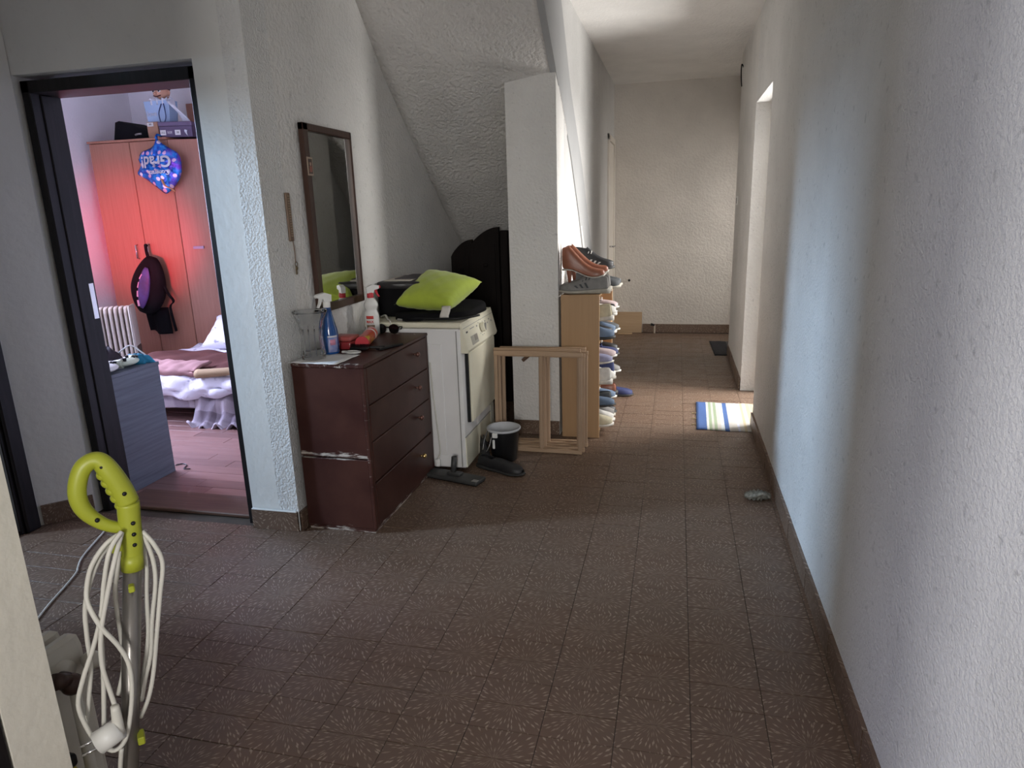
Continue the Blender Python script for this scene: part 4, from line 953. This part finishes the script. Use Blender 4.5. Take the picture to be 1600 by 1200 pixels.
# oil heater
t = thing('oil_heater', 'cream oil filled heater with ribbed columns beside the wardrobe', 'heater', (-4.41, 4.50, 0))
t.rotation_euler.z = .55
HC = M('heater_cream', (.56, .50, .42), .4, var=.06)
for k in range(9):
    x = -4.575+.036*k
    B().grid(lambda i, j: Vector((x+(-.005, -.011, -.011, -.005, .005, .011, .011, .005)[j], 4.50+(.085 if j in (0, 3, 4, 7) else .075)*(1 if j in (0, 1, 6, 7) else -1)*(1, 1, 1, 1, .97, .8, .4)[i], (.08, .2, .4, .6, .70, .73, .742)[i])), 7, 8, True, True).obj('fin', HC, t)
B().box(-4.265, -4.243, 4.40, 4.60, .07, .748, .016, seg=3).obj('end_plate', HC, t, True)
B().box(-4.246, -4.238, 4.43, 4.57, .24, .42, .003).obj('control_plate', M('dark_panel', (.10, .07, .06), .4), t)
for x in (-4.54, -4.29): B().tube([(x, 4.37, .03), (x, 4.42, .075), (x, 4.58, .075), (x, 4.63, .03)], .014, 8).obj('foot', HC, t, True)

# bed
t = thing('bed', 'low bed with grey base in front of the wardrobe', 'bed', (-3.05, 4.48, 0))
B().box(-4.02, -2.10, 3.985, 5.0, .085, .19, .01).obj('base', M('bed_fabric', (.20, .17, .18), .9), t)
B().box(-4.03, -2.09, 3.975, 5.01, .192, .298, .04, seg=4).obj('mattress', M('mattress_white', (.62, .60, .64), .8), t, True)
for x in (-3.9, -2.25):
    for y in (4.06, 4.92): B().lathe([(.03, 0), (.035, .084)], (x, y, 0), 12).obj('leg', BLACKP, t)
zm = lambda z: z if z < .1 else .1+(z-.1)*.80
def cloth(name, label, mat, x0, x1, path, nx=40, wr=.008, hem=0., cat='blanket', fold=0., skew=0., th=.012, seed=0.):
    P, _ = spline([Vector((0, p[0], zm(p[1]))) for p in path], [1]*len(path), 6); n = len(P)
    def f(i, j):
        u = i/nx; p = P[j]; q = j/(n-1)
        T = (P[min(j+1, n-1)]-P[max(j-1, 0)]).normalized(); N = Vector((0, -T.z, T.y)); N = N if N.z > 0 or abs(N.z) < .2 and N.y < 0 else -N
        h = wr*(math.sin(u*31+seed+q*5)+.7*math.sin(u*17-q*9+seed*2)+.5*math.sin(q*23+u*7))
        if fold: h += fold*q**2*math.sin(u*26+seed)
        dz = hem*math.sin(u*9+seed)*q**3
        return Vector((x0+(x1-x0)*u+skew*q, p.y, p.z+dz))+N*h
    b = B(); b.grid(f, nx+1, n); o = b.obj(name, mat, None, True, solid=-th); return tag(o, label, cat)
pl_ = NT('plaid_wool'); x, y, z = pl_.xyz(pl_.pos())
sx = pl_.ramp(pl_.math('FRACT', pl_.math('MULTIPLY', x, 4.2)), [(.45, 0.), (.55, 1.)]); sz = pl_.ramp(pl_.math('FRACT', pl_.math('MULTIPLY', pl_.math('ADD', z, y), 5.)), [(.45, 0.), (.55, 1.)])
pl_.link(pl_.mix(sx, pl_.mix(sz, (.44, .39, .42), (.30, .26, .29)), pl_.mix(sz, (.30, .26, .29), (.16, .13, .15))), pl_.b.inputs['Base Color']); pl_.b.inputs['Roughness'].default_value = 1; pl_.bump(pl_.noise(pl_.pos(), 180, 3), .6, .006)
cloth('plaid_blanket', 'grey plaid woollen blanket hanging along the bed front near the cabinet', pl_.m, -3.98, -3.27, [(4.10, .36), (3.975, .345), (3.955, .22), (3.955, .10)], 24, .003, .004)
cloth('plaid_throw', 'fluffy grey plaid throw spilling from the bed onto the bedroom floor', pl_.m, -3.27, -2.75, [(4.10, .365), (3.965, .345), (3.93, .22), (3.905, .09), (3.86, .022), (3.82, .016)], 24, .012, .006, fold=.018, seed=2, cat='throw')
fl_ = NT('floral_cotton'); v = fl_.pos(); vo = fl_.add('ShaderNodeTexVoronoi'); vo.inputs['Scale'].default_value = 9; fl_.link(v, vo.inputs['Vector'])
lv = fl_.math('MULTIPLY', fl_.ramp(vo.outputs['Distance'], [(.25, 1.), (.33, 0.)]), fl_.ramp(fl_.noise(fl_.mapping(v, (40, 40, 90), (0, .6, .4)), 1, 3), [(.52, 0.), (.58, 1.)]))
fl_.link(fl_.mix(fl_.math('MULTIPLY', lv, .75), (.70, .68, .74), (.24, .22, .30)), fl_.b.inputs['Base Color']); fl_.b.inputs['Roughness'].default_value = .8; fl_.bump(fl_.noise(v, 14, 4), .35, .02)
cloth('floral_duvet', 'white duvet with dark sprigs draped over the front edge of the bed', fl_.m, -3.75, -2.6, [(4.35, .392), (4.12, .388), (3.945, .375), (3.915, .30), (3.925, .235)], 40, .008, .022, cat='duvet', fold=.012, th=.02, seed=1)
cloth('floral_sheet', 'pale floral sheet rumpled over the back of the bed towards the pillow', fl_.m, -4.0, -2.45, [(4.98, .43), (4.75, .425), (4.50, .42), (4.25, .412)], 40, .012, 0, cat='sheet', th=.02, seed=3)
BRN = M('brown_blanket', (.10, .036, .030), .9, var=.2, vs=10, bump=.3, bs=160, spec=.15); PNK = M('pink_blanket', (.33, .17, .16), .9, var=.15, bump=.3, bs=160)
cloth('brown_blanket', 'brown soft blanket spread across the middle of the bed', BRN, -3.95, -2.5, [(4.50, .455), (4.36, .462), (4.18, .445), (4.00, .425)], 40, .007, 0, fold=.008, seed=5)
cloth('folded_blanket', 'folded pink and cream blanket layered at the bed front near the cabinet', PNK, -3.75, -3.22, [(4.10, .475), (4.03, .475), (3.96, .46), (3.935, .43), (3.96, .402)], 24, .004, .0, seed=4, th=.016)
b = B()
b.tube([(-3.20, 3.91, .365), (-3.0, 3.94, .378), (-2.75, 4.0, .395), (-2.5, 4.05, .405)], [.045, .040, .036, .034], 14, 5, flat=.7)
tag(b.obj('beige_towel', M('beige_towel', (.36, .25, .14), 1., var=.15, bump=.5, bs=160), None, True), 'rolled beige towel lying along the front edge of the bed', 'towel')
t, _, _ = cushion('pillow', fl_.m, [(-3.72, 4.62, .40), (-2.95, 4.62, .40), (-2.95, 4.98, .60), (-3.80, 4.98, .60)], .085, 'white floral pillow at the right end of the bed', 'pillow')

# grey cabinet and the things on it
t = thing('grey_cabinet', 'grey wood grain cabinet just inside the bedroom door', 'cabinet', (-3.1, 2.9, 0))
B().box(-3.45, -2.795, 2.722, 3.085, .02, .625, .002).obj('body', W_GREY, t)
B().box(-2.794, -2.772, 2.716, 3.092, 0, .628, .001).obj('end_panel', W_GREY, t)
B().box(-3.46, -2.768, 2.716, 3.095, .629, .647, .001).obj('top', W_GREY, t)
B().box(-3.40, -2.80, 3.085, 3.10, .05, .60, .002).obj('door', W_GREY, t)
PADW = M('controller_white', (.66, .66, .62), .35, var=.03)
def gamepad(label, loc, rz, mat):
    t = thing('game_controller', label, 'controller', loc, rz, 'controllers on the grey cabinet', (0, 0, rz))
    b = B()
    b.grid(lambda i, j: Vector(((.052*math.sin(math.pi*(i+.5)/11)**.5)*math.cos(6.2832*j/16)*1.0, -.075+.15*i/10, .026+.019*math.sin(math.pi*(i+.5)/11)**.4*math.sin(6.2832*j/16))), 11, 16, True, True)
    for s in (-1, 1): b.tube([(.01, .055*s, .028), (-.03, .068*s, .024), (-.07, .075*s, .017)], [.026, .023, .013], 12, 4)
    b.obj('shell', mat, t, True, world=False)
    for (x, y) in ((.018, -.045), (-.012, .025)):
        B().tube([(x, y, .038), (x, y, .056)], [.008, .010], 12).obj('thumbstick', BLACKP, t, world=False)
    B().box(-.022, .0, -.032, -.010, .043, .049, .002).obj('direction_pad', BLACKP, t, world=False)
    for k in range(4): B().lathe([(.005, .040), (.005, .050)], (.02+.011*math.cos(k*1.571), .048+.011*math.sin(k*1.571), 0), 10).obj('button', BLACKP, t, world=False)
gamepad('white game controller with dark thumbsticks nearest the door on the cabinet', (-2.825, 2.80, .648), .5, PADW)
gamepad('pale green tinted game controller lying behind the white one', (-2.84, 2.95, .648), .2, M('controller_cream', (.52, .57, .42), .35))
def heap(name, label, c, rx, ry, h, mat, cat, seed):
    rr = random.Random(seed); ph = [rr.uniform(0, 6) for _ in range(6)]
    def f(i, j):
        a = 6.2832*j/28; s = i/10
        k = 1+.16*math.sin(3*a+ph[0])+.12*math.sin(5*a+ph[1])+.06*math.sin(9*a+ph[2])
        z = h*max(0, 1-s**2.2)*(1+.22*math.sin(6*a+ph[3]+4*s)*s*2+.15*math.sin(11*a+ph[4]-7*s))
        return Vector((c[0]+rx*k*s*math.cos(a), c[1]+ry*k*s*math.sin(a), c[2]+.001+max(0, z)))
    b = B(); b.grid(f, 11, 28, True); b.bm.faces.new([v for v in b.bm.verts[0:28]][::-1]) if False else None
    return tag(b.obj(name, mat, None, True, solid=.002), label, cat)
heap('teal_cloth', 'crumpled teal cloth on the edge of the grey cabinet', (-2.86, 3.05, .647), .085, .045, .045, M('teal_fabric', (.01, .22, .34), .8, var=.4, vs=30, bump=.4, bs=120), 'cloth', 2)
heap('dark_cloth', 'dark crumpled garment behind the controllers on the grey cabinet', (-3.02, 3.00, .647), .10, .07, .085, M('dark_garment', (.025, .015, .02), .9, var=.4, vs=20), 'garment', 4)
tag(B().tube([(-2.98, 3.05, .70), (-2.93, 3.085, .735), (-2.87, 3.09, .70), (-2.80, 3.08, .66)], .004, 6, 5).obj('cream_cable', CORD, None, True), 'thin cream cable looping over the cloths on the grey cabinet', 'cable')
tag(B().tube([(-2.83, 3.16, .004), (-2.80, 3.19, .004), (-2.76, 3.17, .004), (-2.74, 3.12, .004), (-2.70, 3.125, .004)], .003, 6, 5).obj('thin_wire', BLACKP, None, True), 'thin dark wire on the bedroom floor beside the grey cabinet', 'wire')

# ------------------------------------------------------------------ foreground: stick mop, cord, radiator, wire
t = thing('stick_mop', 'lime handled electric stick mop with a wound white cord in the foreground', 'mop', (-1.02, .815, 0))
lp = [(-0.927, 0.911, 0.921), (-0.932, 0.906, 0.95), (-0.94, 0.898, 0.982), (-0.947, 0.891, 1.003), (-0.955, 0.883, 1.008), (-0.965, 0.872, 1.000), (-0.972, 0.864, 0.980), (-0.976, 0.86, 0.955), (-0.974, 0.862, 0.930), (-0.966, 0.87, 0.908), (-0.954, 0.883, 0.889), (-0.94, 0.898, 0.877), (-0.931, 0.906, 0.874)]
lr = [.0185, .0185, .0178, .0158, .0145, .0143, .0143, .0143, .0135, .0122, .0108, .010, .010]
b = B(); b.tube([(-.935, .903, .797), (-.931, .907, .842), (-.929, .909, .884), (-.927, .911, .921)], [.0168, .0178, .0182, .0185], 18, 5)
b.tube(lp, lr, 18, 5)
for q in range(5):
    p = Vector(lp[0]).lerp(Vector(lp[2]), q/4.0); b.ball(p+Vector((-.0065, -.006, -.0025)), .0125, .0125, .0105)
hd = b.obj('handle', LIME, t, True)
B().tube([(-.9352, .9028, .795), (-.9335, .9045, .825)], .0186, 20).obj('sleeve', LIME, hd, True)
for p in ((-.938, .882, .998), (-.917, .897, .944), (-.9535, .8675, .905), (-.914, .9005, .887), (-.9155, .8995, .866), (-.917, .8985, .846)):
    B().ball(p, .0042, .0042, .0042, 8, 6).obj('screw', BLACKP, hd, True)
pt = NT('grey_tube'); pt.b.inputs['Base Color'].default_value = (.22, .205, .19, 1); pt.b.inputs['Metallic'].default_value = .75; pt.b.inputs['Roughness'].default_value = .3; pt.bump(pt.noise(pt.obj(), 200, 2), .05, .001)
B().tube([(-.935, .903, .799), (-.979, .858, .409), (-1.019, .817, .055)], .0155, 20).obj('pole', pt.m, t, True)
B().box(-.016, .012, -.006, .006, -.008, .008, .002, Matrix.Translation((-.949, .865, .462)) @ Matrix.Rotation(-.8, 4, 'Z')).obj('clip', LIME, t)
B().box(-.008, .008, -.005, .005, -.006, .006, .002, Matrix.Translation((-.924, .882, .769)) @ Matrix.Rotation(-.8, 4, 'Z')).obj('button', LIME, t)
B().box(-.010, .010, -.008, .008, -.008, .008, .003, Matrix.Translation((-.946, .889, .843)) @ Matrix.Rotation(.78, 4, 'Z')).obj('cord_hook', LIME, t)
B().box(-1.16, -.90, .77, .88, .0, .04, .015, seg=2).obj('mop_foot', LIME, t, True)
B().tube([(-1.019, .817, .055), (-1.022, .814, .03)], .026, 14).obj('joint', BLACKP, t)
loops = [
 [(-0.925, 0.885, 0.876), (-0.936, 0.859, 0.866), (-0.955, 0.84, 0.832), (-0.965, 0.83, 0.788), (-0.957, 0.823, 0.763), (-0.942, 0.824, 0.726), (-0.929, 0.838, 0.681), (-0.922, 0.845, 0.637), (-0.926, 0.841, 0.573), (-0.939, 0.827, 0.501), (-0.954, 0.812, 0.481), (-0.966, 0.8, 0.5)],
 [(-0.934, 0.89, 0.869), (-0.949, 0.861, 0.846), (-0.965, 0.844, 0.805), (-0.977, 0.832, 0.755), (-0.981, 0.827, 0.694), (-0.983, 0.825, 0.643), (-0.994, 0.814, 0.571), (-0.999, 0.808, 0.534)],
 [(-0.918, 0.878, 0.882), (-0.926, 0.855, 0.857), (-0.938, 0.843, 0.802), (-0.947, 0.833, 0.745), (-0.961, 0.819, 0.69), (-0.978, 0.802, 0.636), (-0.988, 0.791, 0.59), (-0.985, 0.794, 0.542), (-0.978, 0.802, 0.5)],
 [(-0.925, 0.885, 0.876), (-0.917, 0.85, 0.837), (-0.93, 0.837, 0.782), (-0.944, 0.823, 0.715), (-0.949, 0.817, 0.654), (-0.947, 0.82, 0.6), (-0.945, 0.822, 0.566)],
 [(-0.94, 0.898, 0.868), (-0.944, 0.879, 0.805), (-0.959, 0.879, 0.753), (-0.969, 0.883, 0.67), (-0.972, 0.879, 0.605), (-0.984, 0.867, 0.55)],
 [(-0.959, 0.836, 0.704), (-0.966, 0.829, 0.617), (-0.976, 0.818, 0.516)],
 [(-0.918, 0.921, 0.861), (-0.901, 0.924, 0.836), (-0.895, 0.93, 0.795), (-0.904, 0.921, 0.734), (-0.915, 0.909, 0.659), (-0.927, 0.898, 0.584), (-0.937, 0.886, 0.535), (-0.957, 0.88, 0.494)],
 [(-0.918, 0.921, 0.859), (-0.912, 0.927, 0.807), (-0.913, 0.925, 0.756), (-0.925, 0.914, 0.682), (-0.933, 0.906, 0.618), (-0.944, 0.894, 0.57), (-0.953, 0.885, 0.527)],
 [(-0.927, 0.926, 0.853), (-0.927, 0.926, 0.794), (-0.933, 0.92, 0.731), (-0.939, 0.914, 0.653), (-0.949, 0.903, 0.591), (-0.959, 0.893, 0.54)],
 [(-0.955, 0.826, 0.472), (-0.969, 0.825, 0.413), (-1.0, .84, .30), (-1.01, .845, .06)]]
for L_ in loops: B().tube(L_, .0040, 8, 5).obj('cord', CORD, t, True)
B().tube([(-0.938, 0.815, 0.575), (-0.938, 0.814, 0.545), (-0.940, 0.811, 0.52)], [.007, .009, .013], 12, 3).obj('plug_neck', CORD, t, True)
pg = B().tube([(-0.936, 0.815, 0.530), (-0.962, 0.790, 0.515)], [.020, .021], 20).obj('plug', M('plug_white', (.70, .69, .66), .4), t, True)
for s in (-1, 1): B().tube([(-.962, .790, .515+.009*s), (-.981, .772, .510+.009*s)], .0025, 8).obj('pin', CHROME, pg, True)

t = thing('radiator', 'cream column radiator beside the cream wall end in the foreground', 'radiator', (-1.4, .90, 0))
RC = M('radiator_cream', (.60, .57, .50), .4, var=.12, vs=10)
for k in range(12):
    x = -1.163-.046*k
    B().grid(lambda i, j: Vector((x+(-.012, -.016, -.016, -.012, .012, .016, .016, .012)[j]*(1, 1, 1, 1, .8, .35)[i], .9+(.055 if j in (0, 3, 4, 7) else .045)*(1 if j in (0, 1, 6, 7) else -1)*(.9, 1, 1, 1, .93, .7)[i], (.10, .12, .35, .575, .598, .606)[i])), 6, 8, True, True).obj('column', RC, t)
B().tube([(-1.72, .90, .55), (-1.135, .90, .55)], .022, 14).obj('header', RC, t, True)
B().tube([(-1.72, .90, .16), (-1.135, .90, .16)], .022, 14).obj('header', RC, t, True)
VB = M('valve_brown', (.06, .030, .025), .35, .3, var=.3)
b = B(); b.tube([(-1.137, .885, .545), (-1.10, .88, .545)], [.016, .019], 14).ball((-1.10, .878, .545), .020).tube([(-1.10, .872, .56), (-1.10, .845, .575)], [.012, .016], 12)
vv = b.obj('valve', VB, t, True); stuff(vv) if False else None
B().tube([(-1.10, .88, .53), (-1.105, .88, .0)], .010, 10).obj('pipe', RC, t, True)
B().ball((-1.12, .945, .548), .022, .018, .018).obj('end_plug', RC, t, True)
for x in (-1.22, -1.60): B().box(x-.012, x+.012, .86, .94, .0, .11, .004).obj('foot', RC, t)
t = thing('yellow_tool_case', 'yellow and black upright tool case at the foot of the radiator', 'case', (-1.09, .81, 0))
YL = M('tool_yellow', (.42, .33, .02), .5, var=.15)
B().box(-1.135, -1.075, .785, .835, .04, .405, .006, seg=2).obj('body', YL, t)
B().box(-1.137, -1.073, .783, .837, .406, .432, .006, seg=2).obj('cap', BLACKP, t)
B().box(-1.077, -1.0735, .800, .812, .05, .40, .001).obj('scale_strip', BLACKP, t)
B().box(-1.137, -1.073, .783, .837, 0, .039, .004).obj('foot', BLACKP, t)
tag(B().tube([(-1.75, 1.06, .004), (-2.05, 1.40, .004), (-2.237, 1.719, .004), (-2.33, 1.93, .004), (-2.372, 2.016, .004), (-2.40, 2.05, .004), (-2.459, 2.135, .004), (-2.548, 2.331, .004), (-2.60, 2.45, .004)], .004, 6, 5).obj('floor_cable', CORD, None, True), 'thin white cable running across the floor towards the bedroom door', 'cable')
